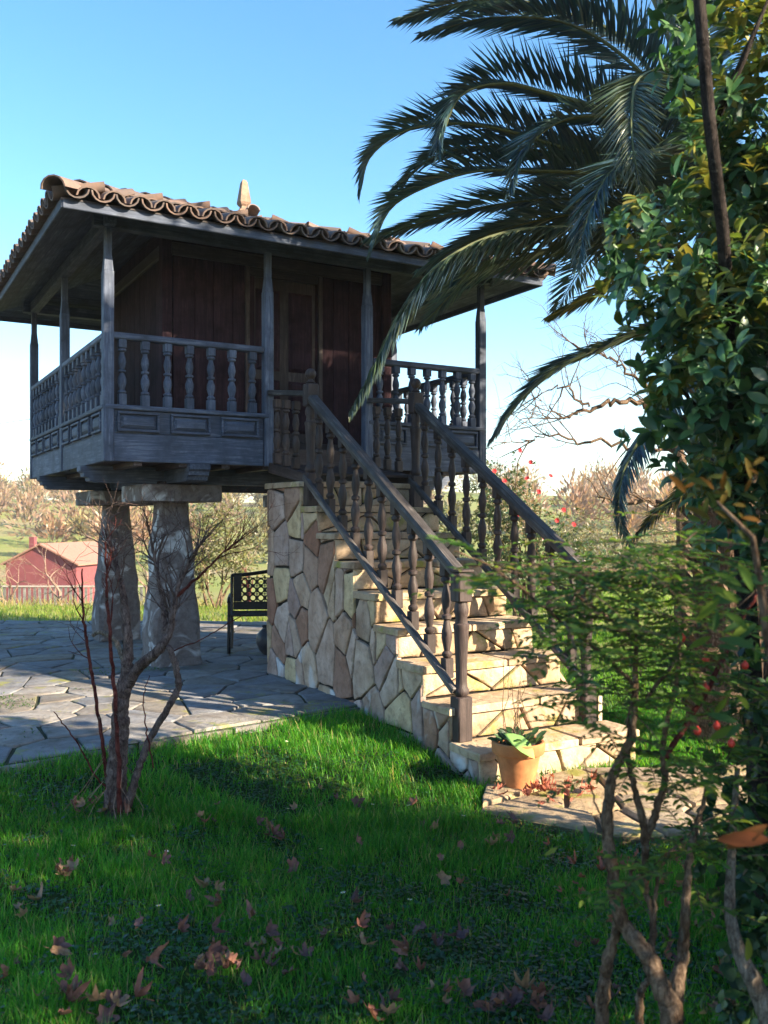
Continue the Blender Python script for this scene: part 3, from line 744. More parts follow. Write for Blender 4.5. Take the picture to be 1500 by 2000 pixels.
def grow(mb, p, d, L, r, depth, bend=.35, split=(2,3), ang=(18,45), taper=.62, ratio=.72, up=.12, nseg=4, tips=None, wob=.25):
    pts = [Vector(p)]; d = Vector(d).normalized(); rad = [r]
    for i in range(nseg):
        d = (d+Vector((random.gauss(0,wob),random.gauss(0,wob),random.gauss(0,wob)))*bend+Vector((0,0,up))*.5).normalized()
        pts.append(pts[-1]+d*(L/nseg)); rad.append(r*(1-(1-taper)*(i+1)/nseg))
    mb.tube(pts, rad, 6 if r > .012 else (4 if r > .004 else 3), cap=False)
    if tips is not None and depth == 0: tips.append((pts[-1], d))
    if depth > 0:
        for k in range(random.randint(*split)):
            j = nseg if k == 0 else random.randint(max(1,nseg-2), nseg)
            ax = d.orthogonal().normalized(); ax.rotate(Matrix.Rotation(random.uniform(0,6.28), 3, d)); nd = d.copy(); nd.rotate(Matrix.Rotation(R(random.uniform(*ang)), 3, ax))
            grow(mb, pts[j], nd, L*ratio*random.uniform(.75,1.2), rad[j]*(.85 if k == 0 else .7), depth-1, bend, split, ang, taper, ratio, up, nseg, tips, wob)

# ------------------------------------------------------------------ palm
PC = P(1400, 430, 7.1); PB = Vector((PC.x+.15, PC.y+.1, 0))
palm = empty('palm_tree', PB, 0, 'feather palm with long arching dark green fronds beside the granary', 'palm')
b = MB(); hh = PC.z-.25
b.lathe([(.36,-.1),(.33,.3),(.29,1.0),(.28,2.0),(.31,hh-.6),(.36,hh-.1),(.25,hh+.2)], 16)
for i in range(150):
    z = .1+i*(hh-.1)/150; a = i*2.399; rr = .30+.04*(z > hh-.6)
    ca, sa = math.cos(a), math.sin(a); tx, ty = -sa, ca
    q = [(ca*rr*.9+tx*s*.07, sa*rr*.9+ty*s*.07, z) for s in (-1,1)]+[(ca*(rr+.10)+tx*s*.035, sa*(rr+.10)+ty*s*.035, z+.14) for s in (1,-1)]
    q2 = [(v[0]*.9, v[1]*.9, v[2]+.03) for v in q]
    b.add(q+q2, [(0,1,2,3),(7,6,5,4),(0,4,5,1),(1,5,6,2),(2,6,7,3),(3,7,4,0)])
b.obj('trunk', bark_brown, palm)
PALMC = [(.045,.092,.115),(.060,.115,.13),(.034,.070,.105),(.072,.12,.11)]
def catmull(pts, n):
    pts = [Vector(p) for p in pts]; pts = [pts[0]*2-pts[1]]+pts+[pts[-1]*2-pts[-2]]; out = []
    m = len(pts)-3
    for i in range(n+1):
        t = i/n*m; k = min(int(t), m-1); u = t-k; a, b, c, d = pts[k:k+4]
        out.append(.5*((2*b)+(c-a)*u+(2*a-5*b+4*c-d)*u*u+(3*b-a-3*c+d)*u**3))
    return out
def frond(pts, llen=.46, cols=PALMC, dens=88, droop=.25, start=.16, flatv=.45, roll=0.0):
    """pts: world control points from the crown out"""
    pl = catmull(pts, 30); seg = [0.0]
    for i in range(30): seg.append(seg[-1]+(pl[i+1]-pl[i]).length)
    Lt = seg[-1]; A = np.array([tuple(p) for p in pl]); sg = np.array(seg)
    o = empty('frond', tuple(pl[0]-PB)); o.parent = palm
    MB().tube([p-pl[0] for p in pl], [lerp(.026,.003,(i/30)**.7) for i in range(31)], 5).obj('midrib', rib_m, o)
    n = int(dens*Lt*(1-start)); tt = start+(1-start)*(np.arange(n)+.5)/n; tt = np.repeat(tt, 2); side = np.tile([-1,1], n)
    m = 2*n; d = tt*Lt
    pos = np.stack([np.interp(d, sg, A[:,k]) for k in range(3)], 1); pos2 = np.stack([np.interp(d+.02, sg, A[:,k]) for k in range(3)], 1); pos1 = np.stack([np.interp(d-.02, sg, A[:,k]) for k in range(3)], 1)
    T = pos2-pos1; T /= np.linalg.norm(T, axis=1, keepdims=True)+1e-9
    upv = np.tile([0,0,1.0], (m,1)); sd = np.cross(T, upv); nl = np.linalg.norm(sd, axis=1, keepdims=True)
    base = np.cross((A[len(A)//2]-A[0]), [0,0,1.0]); base /= np.linalg.norm(base)+1e-9
    sd = sd+base*.6; sd /= np.linalg.norm(sd, axis=1, keepdims=True)
    un = np.cross(sd, T); un /= np.linalg.norm(un, axis=1, keepdims=True)+1e-9
    cr, sr = math.cos(roll), math.sin(roll); sd, un = sd*cr+un*sr, un*cr-sd*sr
    env = np.clip(np.sin(np.pi*np.clip((tt-start)/(1-start)*.86+.12,0,1)),.12,1)**.7
    fwd = np.radians(np.interp(tt, [start,.6,1], [62,50,28])+rng.normal(0,4,m))[:,None]
    dv = T*np.cos(fwd)+(sd*side[:,None]*math.cos(flatv)+un*math.sin(flatv))*np.sin(fwd)
    dv = dv+rng.normal(0,.05,(m,3)); dv[:,2] -= droop*rng.uniform(.6,1.3,m)
    L = llen*env*rng.uniform(.82,1.1,m); M = frames(dv, un+rng.normal(0,.25,(m,3)))
    S = np.stack([np.full(m,.023)*np.clip(env,.5,1), L, np.full(m,.12)], 1)
    V, F, t = scatter(SLIM, SLIM_F, M, pos, S, tints(m, cols, .2))
    link('leaflets', np_mesh('leaflets', V-np.array(pl[0]), F, palm_m, t), o)
rib_m = plain('palm_midrib', (.10,.11,.045), .6, 20, .3, 0)
C0 = PC
def fp(*q): return [C0]+[P(*k) for k in q]
frond(fp((1290,190,6.9),(1137,57,6.7),(967,34,6.5),(826,68,6.4)), .50)
frond(fp((1250,110,7.2),(1080,17,7.2),(933,0,7.1),(778,40,7.0)), .55)
frond(fp((1250,250,6.7),(1047,176,6.5),(967,164,6.45),(900,187,6.4),(868,255,6.35),(860,300,6.3)), .50, droop=.1)
frond(fp((1240,320,7.0),(1103,289,7.0),(990,255,7.0),(888,241,7.0),(792,255,7.0),(724,306,7.0),(705,372,7.0)), .47, droop=.1)
frond(fp((1260,370,6.8),(1160,340,6.8),(1047,334,6.7),(933,334,6.7),(837,363,6.6),(763,408,6.6),(726,490,6.6)), .50, droop=.12)
frond(fp((1270,400,7.4),(1177,390,7.5),(1047,390,7.6),(905,412,7.7),(792,445,7.7),(718,470,7.7)), .48)
frond(fp((1290,440,6.7),(1160,442,6.6),(990,453,6.5),(865,510,6.4),(792,595,6.4),(735,708,6.4),(688,800,6.4)), .52, [(.06,.085,.05),(.045,.07,.045),(.08,.10,.065),(.03,.05,.035)], droop=.55, flatv=.1)
frond(fp((1330,170,6.5),(1290,140,6.0),(1245,159,5.6),(1234,227,5.4),(1239,306,5.3),(1262,400,5.3)), .42, [(.06,.08,.045),(.05,.07,.04)], droop=.1, flatv=.05)
frond(fp((1347,600,6.9),(1217,665,6.9),(1103,714,6.8),(1018,782,6.8),(962,858,6.8)), .46, droop=.28)
frond(fp((1350,640,6.6),(1300,790,6.4),(1255,850,6.3),(1216,930,6.2),(1212,1010,6.2),(1240,1078,6.2)), .30, droop=.8, flatv=.0)
frond(fp((1420,800,6.6),(1360,940,6.4),(1290,1000,6.3),(1240,1052,6.3)), .34, [(.03,.05,.025),(.05,.07,.03),(.20,.16,.03)], droop=.25)
frond(fp((1300,480,7.3),(1177,567,7.5),(1070,622,7.6)), .34, [(.10,.10,.05),(.24,.19,.03),(.05,.07,.04)], droop=.3)
frond(fp((1250,470,7.1),(1120,480,7.2),(960,520,7.2),(830,580,7.2)), .42, droop=.5)
frond(fp((1340,330,6.4),(1290,300,5.9),(1200,330,5.6),(1150,420,5.5),(1130,520,5.5)), .42, droop=.35)
frond(fp((1300,60,7.4),(1200,-120,7.5),(1050,-180,7.5),(880,-120,7.5)), .5)
frond(fp((1380,150,7.4),(1330,-150,7.8),(1260,-330,8.4),(1180,-330,9.0)), .5)
frond(fp((1250,350,7.3),(1110,305,7.4),(960,285,7.4),(850,305,7.4),(770,370,7.4)), .50)
frond(fp((1300,280,6.5),(1200,230,6.3),(1100,235,6.2),(1030,290,6.1),(1000,370,6.1)), .46, droop=.2)
frond(fp((1280,420,7.0),(1150,415,7.0),(1010,440,7.0),(900,480,7.0),(820,530,7.0)), .48, droop=.3)
for i in range(2):      # more of the crown towards the granary and up
    a = R(95+i*20+random.uniform(-6,6)); el = random.uniform(.8,1.25); Lf = random.uniform(2.3,2.9); q = [C0]
    d = Vector((math.cos(a)*math.cos(el), math.sin(a)*math.cos(el)*.8, math.sin(el)))
    for j in range(6): q.append(q[-1]+d*(Lf/6)); d = (d+Vector((0,0,-.27))).normalized()
    frond(q, .52, dens=66)
for i in range(17):      # the rest of the crown, right, up and back
    a = R(-70+i*13.5+random.uniform(-5,5)); el = random.uniform(.1,1.0); Lf = random.uniform(2.5,3.1); q = [C0]
    d = Vector((math.cos(a)*math.cos(el), math.sin(a)*math.cos(el), math.sin(el)))
    for j in range(6): q.append(q[-1]+d*(Lf/6)); d = (d+Vector((0,0,-.23))).normalized()
    frond(q, .50, dens=60)

# ------------------------------------------------------------------ broad-leaved evergreen on the right
def leafy(name, base, label, cat, blobs, n, nl, length, width, cols, tip=None, tipf=0.0, trunk=None, tmat=bark_grey, shell=.5, group=None, topbias=.35):
    o = empty(name, base, 0, label, cat, group); bv = np.array(base)
    c, u = blob_points(blobs, n, shell); ax = u*.8+rnd_unit(n)*.5+np.array([0,0,topbias]); ax /= np.linalg.norm(ax, axis=1, keepdims=True)
    yg = (rng.random(n) < tipf*np.clip(.45+u[:,2]*.8-u[:,0]*.45, 0, 1.6)) if tip else None
    V, F, t = rosettes(c, ax, nl, length, width, cols, tipcol=tip, young=yg, cheap=base[1] > 6)
    cr = link('crown', np_mesh('crown', V-bv, F, leaf_m, t), o)
    if trunk: trunk(o, bv)
    return o
EVERC = [(.036,.096,.044),(.052,.12,.048),(.030,.076,.048),(.068,.135,.048)]
YOUNG = [(.14,.16,.03),(.11,.15,.035),(.18,.17,.04)]
def ev_trunk(o, bv):
    off3 = Vector(bv); b = MB()
    b.tube([P(1520,2150,3.9)-off3, P(1480,1500,3.9)-off3, P(1440,900,3.8)-off3, P(1412,450,3.35)-off3, P(1385,230,3.2)-off3, P(1366,0,3.2)-off3, P(1350,-300,3.3)-off3], [.06,.05,.036,.024,.023,.022,.016], 8); b.obj('trunk', bark_dark, o, smooth=True)
    for q in (((1440,900,3.8),(1380,820,3.7),(1330,760,3.6)),((1425,600,3.75),(1330,520,3.6),(1230,430,3.6)),((1440,800,3.8),(1520,640,3.7),(1600,500,3.6)),((1390,250,3.7),(1450,120,3.6),(1500,0,3.5)),((1415,480,3.7),(1360,600,3.5),(1290,680,3.5))):
        MB().tube([P(*k)-off3 for k in q], [.022,.014,.006], 5).obj('branch', bark_dark, o, smooth=True)
def BL(px, py, Z, r, rz=None, ry=None): return (P(px,py,Z), (r, ry or r*.8, rz or r))
leafy('evergreen_tree', (P(1520,1500,3.9).x, 3.9, 0), 'leafy evergreen tree with yellow-green young tips and a thin dark trunk', 'tree',
    [BL(1250,470,3.6,.24,.26),BL(1300,590,3.55,.28,.26),BL(1390,640,3.5,.34),BL(1370,760,3.5,.30),BL(1440,880,3.6,.34),BL(1480,450,3.7,.42,.5),BL(1500,650,3.4,.40,.5),BL(1480,180,3.7,.30,.45),BL(1395,330,3.85,.16,.3),
     BL(1345,280,3.6,.08,.20),BL(1330,90,3.6,.12,.22),BL(1500,1010,3.6,.28,.34),BL(1600,300,3.9,.6,.9),BL(1650,800,3.9,.7,.9),BL(1420,-150,3.8,.45,.5),BL(1850,500,3.5,.6,1.0),BL(1800,1150,3.4,.5,.7)],
    2700, 8, .082, .82, EVERC, YOUNG, .48, ev_trunk)
# wider evergreen mass outside the frame that shades the lawn
def hedge_stem(o, bv):
    for k in range(4):
        b = MB(); grow(b, (random.uniform(-.5,.5), random.uniform(-.4,.4), 0), (random.uniform(-.2,.2), random.uniform(-.2,.2), 1), 1.1, .03, 2, split=(2,2)); b.obj('stem', bark_dark, o)
SHR = [(.020,.050,.018),(.030,.065,.022),(.015,.040,.018)]
leafy('laurel_bush', (2.35,3.1,0), 'dense dark laurel bush growing under the evergreen tree', 'bush', [((2.35,3.1,.75),(.75,.7,.75)),((2.7,3.4,1.7),(.7,.6,.7)),((2.0,2.7,.5),(.35,.5,.45)),((1.75,3.6,.45),(.28,.4,.4))], 1200, 8, .075, 1.0, SHR, None, 0, hedge_stem)
leafy('boxwood_bush', (2.15,4.3,0), 'low rounded dark bush beside the garden path', 'bush', [((2.3,4.25,.45),(.36,.36,.5)),((2.45,3.95,.9),(.4,.35,.4))], 420, 8, .05, .9, SHR, None, 0, hedge_stem)
leafy('camellia_bush', (3.5,2.0,0), 'tall glossy bush standing behind the laurel bush', 'bush', [((3.5,2.0,1.2),(.9,.9,1.2)),((3.6,1.6,2.4),(.8,.9,.9)),((3.6,2.3,3.1),(.7,.6,.5))], 1700, 8, .09, 1.0, SHR, None, 0, hedge_stem)
leafy('lawn_shade_bush', (3.3,.3,0), 'tall dark bush added out of view to shade the lawn', 'bush', [((3.3,.3,1.2),(.8,1.0,1.2)),((3.4,.2,2.5),(.8,1.0,.9))], 1700, 8, .08, 1.0, SHR, None, 0, hedge_stem)  # unseen bush, added to keep the sun off the near lawn
leafy('privet_bush', (3.6,2.85,0), 'wide dark green bush between laurel and palm', 'bush', [((3.6,2.8,.9),(.75,.6,.9)),((3.8,2.7,2.1),(.9,.6,.9)),((3.9,2.5,3.0),(.8,.6,.7))], 1600, 8, .08, 1.0, SHR, None, 0, hedge_stem)

def tall_trunk(o, bv):
    b = MB(); b.lathe([(.26,-.1),(.2,.5),(.16,3),(.12,5.2)],10); b.obj('trunk', bark_dark, o, smooth=True)
    for k in range(7):
        a = k*.9; MB().tube([(0,0,3.2+.3*k),(math.cos(a)*.7,math.sin(a)*.7,4.2+.35*k),(math.cos(a)*1.2,math.sin(a)*1.2,4.7+.4*k)],[.07,.045,.015],5).obj('branch', bark_dark, o)
leafy('tall_evergreen', (6.6,5.1,0), 'tall dark evergreen tree standing beyond the palm', 'tree', [((6.6,5.2,7.0),(1.3,1.6,1.7)),((6.6,4.6,5.2),(1.1,.85,1.1)),((6.8,6.2,5.9),(1.1,1.2,1.7)),((6.5,3.9,7.5),(1.0,1.0,1.0))], 3600, 7, .15, 1.0, SHR, None, 0, tall_trunk, shell=.3)
# ------------------------------------------------------------------ twiggy shrub in the right foreground
fb = P(1300,2350,2.35); fs_ = empty('berry_shrub', (fb.x, fb.y, 0), 0, 'crooked-stemmed shrub with fine ferny leaves and red berries in the foreground', 'shrub'); fo = Vector((fb.x, fb.y, 0))
def stem(pts, rad, name='stem', mat=bark_brown, par=fs_, of=fo, n=7):
    pl = catmull([P(*p) for p in pts], 8*len(pts)); r = np.interp(np.linspace(0,1,len(pl)), np.linspace(0,1,len(rad)), rad)*np.array([1+random.uniform(-.10,.12) for _ in pl]); pl = [p+Vector((random.gauss(0,.0018),random.gauss(0,.0018),random.gauss(0,.001))) for p in pl]
    return MB().tube([p-of for p in pl], list(r), n).obj(name, mat, par, smooth=True)
stem([(1310,2330,2.4),(1312,2000,2.4),(1290,1930,2.4),(1262,1862,2.42),(1215,1800,2.45),(1197,1720,2.45),(1186,1610,2.48),(1195,1520,2.5),(1232,1440,2.5),(1240,1330,2.5),(1244,1200,2.5),(1250,1100,2.5)], [.034,.028,.024,.020,.017,.014,.010,.007,.003])
stem([(1305,2340,2.42),(1318,1960,2.45),(1334,1860,2.5),(1338,1760,2.5),(1352,1650,2.55),(1380,1540,2.6)], [.026,.02,.014,.010,.006])
stem([(1160,2330,2.5),(1175,1980,2.5),(1185,1890,2.5),(1206,1800,2.47),(1192,1740,2.45)], [.022,.019,.016,.013,.010])
stem([(1270,1870,2.45),(1276,1800,2.5),(1262,1740,2.5),(1254,1700,2.5),(1240,1690,2.48),(1212,1760,2.46)], [.010,.009,.008,.007,.006])
stem([(1262,1740,2.5),(1258,1620,2.52),(1240,1540,2.55),(1226,1480,2.55),(1230,1380,2.5)], [.012,.011,.009,.007,.004])
stem([(1262,1640,2.52),(1285,1570,2.52),(1299,1520,2.5),(1294,1450,2.5),(1320,1330,2.5),(1335,1200,2.5)], [.011,.010,.009,.007,.004])
stem([(1275,1800,2.5),(1290,1700,2.5),(1330,1640,2.6),(1400,1590,2.6)], [.006,.005,.004,.002])
stem([(1250,2330,2.6),(1248,1990,2.6),(1256,1930,2.6),(1280,1905,2.6)], [.014,.012,.010,.006])
stem([(1240,1340,2.5),(1180,1280,2.4),(1080,1200,2.3),(980,1120,2.2),(890,1075,2.1)], [.006,.005,.004,.003,.0015])
stem([(1242,1250,2.5),(1150,1180,2.5),(1060,1130,2.45),(960,1110,2.4)], [.005,.004,.003,.0015])
stem([(1250,1380,2.5),(1330,1280,2.6),(1400,1220,2.6),(1480,1150,2.6)], [.006,.005,.004,.002])
stem([(1300,1480,2.5),(1380,1350,2.6),(1450,1210,2.7),(1510,1110,2.7)], [.008,.007,.006,.004], mat=bark_red)
stem([(1190,1630,2.5),(1160,1560,2.5),(1140,1480,2.5)], [.003,.0025,.0015])
def sprays(anchors, n_each, length, cols, npair=7, ll=.036, lw=.30, sprd=.25):
    parts = []; tw = MB()
    for (px, py, Z, sx, sy, k) in anchors:
        for _ in range(k):
            p0 = P(px+random.gauss(0,sx), py+random.gauss(0,sy), Z+random.gauss(0,sprd))
            a = random.uniform(0, 6.28); d = Vector((math.cos(a), math.sin(a)*.8, random.uniform(-.25,.35))).normalized(); L = length*random.uniform(.7,1.3)
            pts = [p0]; dd = d.copy()
            for i in range(4): pts.append(pts[-1]+dd*(L/4)); dd = (dd+Vector((0,0,-.12))).normalized()
            tw.tube([q for q in pts], [.0022,.002,.0016,.0012,.0008], 3, cap=False)
            ts = np.repeat((np.arange(npair)+.6)/npair, 2); m = len(ts); A = np.array([tuple(q) for q in pts])
            pos = np.stack([np.interp(ts*4, range(5), A[:,j]) for j in range(3)], 1); T = np.tile(np.array(d), (m,1)); sd = np.cross(T, [0,0,1.0]); sd /= np.linalg.norm(sd,axis=1,keepdims=True)
            dv = T*.75+sd*np.tile([-1,1],npair)[:,None]+rng.normal(0,.18,(m,3)); M = frames(dv, np.tile([0,0,1.0],(m,1))+rng.normal(0,.35,(m,3)))
            l = ll*rng.uniform(.7,1.2,m); S = np.stack([l*lw/.5, l, l], 1)
            parts.append(scatter(LEAF, LEAF_F, M, pos, S, tints(m, cols, .25)))
    return parts, tw
FERN = [(.055,.115,.026),(.08,.145,.028),(.040,.09,.032),(.11,.16,.028)]
anch = [(1230,1110,2.4,70,28,16),(1090,1130,2.3,60,25,6),(980,1090,2.2,40,15,2),(1330,1120,2.5,70,35,14),(1200,1180,2.5,90,30,18),(1320,1200,2.6,80,35,16),(1180,1250,2.5,60,25,10),(1300,1290,2.6,70,30,12),(1250,1340,2.5,60,25,9),(1400,1240,2.7,45,50,10),
        (1210,1440,2.5,30,25,4),(1290,1460,2.5,28,20,4),(1330,1660,2.6,45,22,7),(1300,1720,2.5,30,20,4),(1380,1530,2.6,40,30,6),(1430,1620,2.6,35,40,6),(1440,1450,2.7,40,60,8),(1400,1360,2.7,40,30,7)]
anch = [(a,b,c,d*1.1,e*1.15,int(k*(2.5 if a < 1310 else 1.8))) for a,b,c,d,e,k in anch]
pr, tw = sprays(anch, 0, .22, FERN, 10, .035); V, F, t = merge(pr)
link('crown', np_mesh('crown', V-np.array(fo), F, leaf_mat('feathery_leaf', .45, .55, .25, tcol=2.0), t), fs_)
tw.v = [tuple(Vector(v)-fo) for v in tw.v]; tag(tw.obj('twig', bark_brown, fs_), kind='stuff')
berry = MB().lathe([(.001,-.011),(.007,-.009),(.011,0),(.008,.008),(.003,.010),(.004,.014),(.001,.013)], 8, caps=False).mesh('berry', plain('red_berry', (.55,.05,.035), .35, 20, .2, 0), True)
for (px, py) in ((1378,1344),(1378,1288),(1362,1428),(1400,1418),(1428,1452),(1262,1716),(1332,1246),(1455,1300)): link('berry', berry, fs_, P(px,py,2.5)-fo)
# broader leaves: near branch with bronze leaves
nb_ = empty('bronze_leaf_shrub', (1.15,1.75,0), 0, 'near shrub with few large bronze and bluish leaves', 'shrub'); no = Vector((1.15,1.75,0))
MB().tube([Vector((0,0,0)), Vector((-.05,.0,.6)), P(1560,1500,1.75)-no, P(1500,1250,1.8)-no, P(1470,1050,1.8)-no, P(1400,980,1.85)-no], [.016,.014,.012,.009,.006,.003], 6).obj('stem', bark_brown, nb_)
MB().tube([P(1560,1750,1.75)-no, P(1530,1650,1.75)-no, P(1480,1630,1.75)-no], [.008,.006,.003], 5).obj('stem', bark_brown, nb_)
def leaf_at(px, py, Z, dx, dz, L, col, up=(0,-1,.5), w=.55):
    return scatter(LEAF, LEAF_F, frames(np.array([[dx,random.uniform(-.2,.2),dz]],float), np.array([up],float)), np.array([tuple(P(px,py,Z)-no)]), np.array([[L*w*2*.5,L,L]]), np.array([col]))
lv = []
for i in range(22):
    lv.append(leaf_at(1420+random.gauss(0,32), 985+random.gauss(0,40), 1.85+random.gauss(0,.08), random.uniform(-1,.8), random.uniform(-.1,.9), random.uniform(.03,.055), random.choice([(.10,.045,.008),(.08,.055,.010),(.05,.06,.015),(.12,.05,.008)])))
lv += [leaf_at(1505,1640,1.7,-1,.05,.10,(.16,.05,.02)), leaf_at(1500,1610,1.7,-.8,-.5,.09,(.14,.055,.02)), leaf_at(1090,1655,2.6,-.9,-.5,.045,(.16,.20,.05)), leaf_at(1140,1610,2.6,.2,-1,.06,(.03,.10,.05)), leaf_at(1155,1640,2.6,-.2,-1,.05,(.04,.10,.05)), leaf_at(1460,1830,2.2,.1,-1,.07,(.14,.16,.03))]
for i in range(26): lv.append(leaf_at(1450+random.gauss(0,30), random.uniform(1130,1420), 1.9+random.gauss(0,.1), random.uniform(-1,.6), random.uniform(-.5,.7), random.uniform(.045,.075), random.choice([(.06,.11,.02),(.04,.085,.03),(.09,.13,.02)])))
V, F, t = merge(lv); link('foliage', np_mesh('foliage', V, F, leaf_mat('matte_leaf', .4, .75, .1), t), nb_)
# low bush in the lower right corner with a pale branch
lb = empty('ivy_bush', (1.32,2.9,0), 0, 'low dark bush with small rounded leaves around a bent pale trunk', 'bush'); lo = Vector((1.32,2.9,0))
pl = catmull([P(1560,2200,2.6), P(1500,1990,2.6), P(1470,1915,2.6), P(1444,1860,2.62), P(1425,1780,2.65), P(1430,1650,2.7), P(1440,1500,2.75)], 24)
MB().tube([p-lo for p in pl], list(np.interp(np.linspace(0,1,25),[0,.4,1],[.034,.024,.008])), 7).obj('trunk', bark_grey, lb, smooth=True)
c, u = blob_points([(P(1450,1640,2.8),(.22,.2,.30)),(P(1490,1800,2.75),(.16,.2,.30)),(P(1450,1960,2.75),(.18,.15,.22)),(P(1500,1400,2.9),(.2,.2,.3))], 260, .2); ax = u*.6+rnd_unit(260)*.7+np.array([0,0,.3]); ax /= np.linalg.norm(ax,axis=1,keepdims=True)
V, F, t = rosettes(c, ax, 5, .05, 1.35, [(.020,.055,.025),(.030,.075,.028),(.05,.10,.03),(.016,.04,.022)]); link('crown', np_mesh('crown', V-np.array(lo), F, leaf_m, t), lb)

# ------------------------------------------------------------------ bare shrub on the lawn, left
sb = P(228,1600,5.0); sz = float(gz(sb.x, sb.y)); so = Vector((sb.x, sb.y, sz)); bare = empty('bare_shrub', so, 0, 'leafless many-stemmed shrub with pruned grey trunk on the lawn', 'shrub')
def st2(pts, rad, mat=bark_brown, tw=0, n=7):
    pl = catmull([P(*p) for p in pts], 8*len(pts)); r = np.interp(np.linspace(0,1,len(pl)), np.linspace(0,1,len(rad)), rad)
    r = r*np.array([1+random.uniform(-.07,.08) for _ in pl]); pl = [pl[0]]+[p+Vector((random.gauss(0,.0025),random.gauss(0,.0025),random.gauss(0,.001))) for p in pl[1:]]; b = MB().tube([p-so for p in pl], list(r), n); 
    for k in range(tw):
        j = random.randint(len(pl)//2, len(pl)-1); d = (pl[j]-pl[max(0,j-3)]).normalized()+Vector((random.gauss(0,.5),random.gauss(0,.5),random.gauss(.1,.3)))
        grow(b, pl[j]-so, d, random.uniform(.10,.22), min(r[j]*.7,.0055), 2, split=(2,3), ang=(20,60), ratio=.75, wob=.4, nseg=3)
    return b.obj('stem', mat, bare, smooth=True)
st2([(228,1612,5.0),(226,1540,5.0),(232,1450,5.0),(236,1380,5.0),(245,1330,5.0)], [.080,.058,.050,.045,.04], bark_mid, n=12)
st2([(243,1345,5.0),(250,1270,5.0),(243,1180,5.0),(225,1100,5.0),(205,1040,5.0)], [.040,.030,.022,.012,.004], bark_mid, tw=13)
st2([(246,1340,5.0),(275,1300,4.95),(312,1268,4.9),(332,1230,4.9),(345,1160,4.9),(372,1090,4.9),(410,1040,4.9)], [.036,.030,.027,.021,.015,.008,.003], bark_mid, tw=24)
st2([(325,1250,4.9),(318,1180,4.95),(305,1110,5.0),(290,1030,5.0)], [.020,.014,.009,.004], bark_mid, tw=15)
st2([(250,1575,4.95),(268,1510,4.95),(295,1440,4.95),(330,1380,4.9),(348,1340,4.9),(340,1290,4.88),(330,1262,4.88)], [.024,.021,.019,.018,.018,.016,.015], bark_mid)
st2([(212,1600,5.05),(206,1500,5.05),(190,1380,5.05),(175,1290,5.05),(163,1200,5.05),(160,1110,5.05)], [.016,.011,.010,.009,.007,.004], bark_red, 5)
st2([(234,1590,4.9),(228,1420,4.9),(218,1290,4.9),(210,1180,4.9),(206,1060,4.9)], [.014,.011,.010,.008,.004], bark_red, 6)
st2([(245,1300,5.0),(225,1250,5.0),(195,1235,5.0),(182,1240,5.0)], [.016,.013,.012,.012], bark_grey)
st2([(345,1165,4.9),(395,1120,4.85),(440,1075,4.8),(475,1050,4.8)], [.010,.007,.004,.002], bark_red, 18)
st2([(240,1560,5.0),(190,1520,5.0),(150,1450,5.0),(105,1390,5.0)], [.006,.005,.004,.003], bark_red)
st2([(300,1500,4.9),(288,1440,4.9),(280,1370,4.9),(292,1320,4.9)], [.004,.004,.003,.002], bark_red)
st2([(330,1275,4.9),(400,1245,4.8),(450,1215,4.75),(486,1195,4.7)], [.004,.003,.003,.0015], bark_red)
for k in range(14):
    a = random.uniform(0,6.28); q = [Vector((math.cos(a)*.07, math.sin(a)*.07, random.uniform(.1,.35)))]
    for j in range(4): q.append(q[-1]+Vector((math.cos(a)*.05+random.gauss(0,.02), math.sin(a)*.05+random.gauss(0,.02), -.07)))
    MB().tube(q, .002, 3).obj('hanging_twig', twig_pale, bare)

# ------------------------------------------------------------------ grass
sp_ = [np.array(H(TL, -SB, 0))[:2], np.array(H(TL, -sk[-1], 0))[:2], np.array(H(2.88, -sk[-1], 0))[:2], np.array(H(2.9, -SB, 0))[:2]]
STAIR = [tuple(p) for p in sp_]
def on_lawn(x, y):
    return ~(ptin(PATIO, x, y) | ptin(STAIR, x, y) | ptin(PATH, x, y))
def vnoise(x, y, s, ph=0):
    return (np.sin(x*s+1.3*np.sin(y*s*.7+ph)+ph)*np.sin(y*s*1.1+1.7*np.sin(x*s*.6+ph*2))+.5*np.sin(x*s*2.3+ph*3+np.sin(y*s*2.1))*np.sin(y*s*2.7+ph))/1.5
def blades(n, x0, x1, y0, y1, hgt, wid, cols, per=1, cond=None, lean=.45):
    x = rng.uniform(x0,x1,n); y = rng.uniform(y0,y1,n); k = (np.abs(x)*1.0 < y*.417*1.22+.5) & on_lawn(x, y)
    if cond is not None: k &= cond(x, y)
    den = vnoise(x,y,2.3,.4)*.5+vnoise(x,y,6.1,1.2)*.5; k &= rng.random(n) < np.clip(.58+den*1.0,.16,1)
    x, y, den = x[k], y[k], den[k]; m = len(x); z = gz(x,y)-.006
    a = rng.uniform(0,6.28,m); ln = np.abs(rng.normal(0,lean,m)); d = np.stack([np.cos(a)*ln, np.sin(a)*ln, np.ones(m)],1)
    M = frames(d, np.stack([np.cos(a),np.sin(a),np.zeros(m)],1)); L = hgt*np.clip(1+.55*den+.25*vnoise(x,y,.9,3.1)+rng.normal(0,.33,m),.25,2.4)
    S = np.stack([wid*rng.uniform(.7,1.3,m), L, L], 1)
    t = tints(m, cols, .3)*(1+.25*vnoise(x,y,1.1,2.0))[:,None]
    return scatter(BLADE, BLADE_F, M, np.stack([x,y,z],1), S, np.clip(t,.003,.9))
GC = [(.045,.18,.014)]*3+[(.07,.22,.016)]*3+[(.032,.14,.018)]*3+[(.12,.26,.024)]*2+[(.05,.19,.022)]*3+[(.26,.22,.10)]
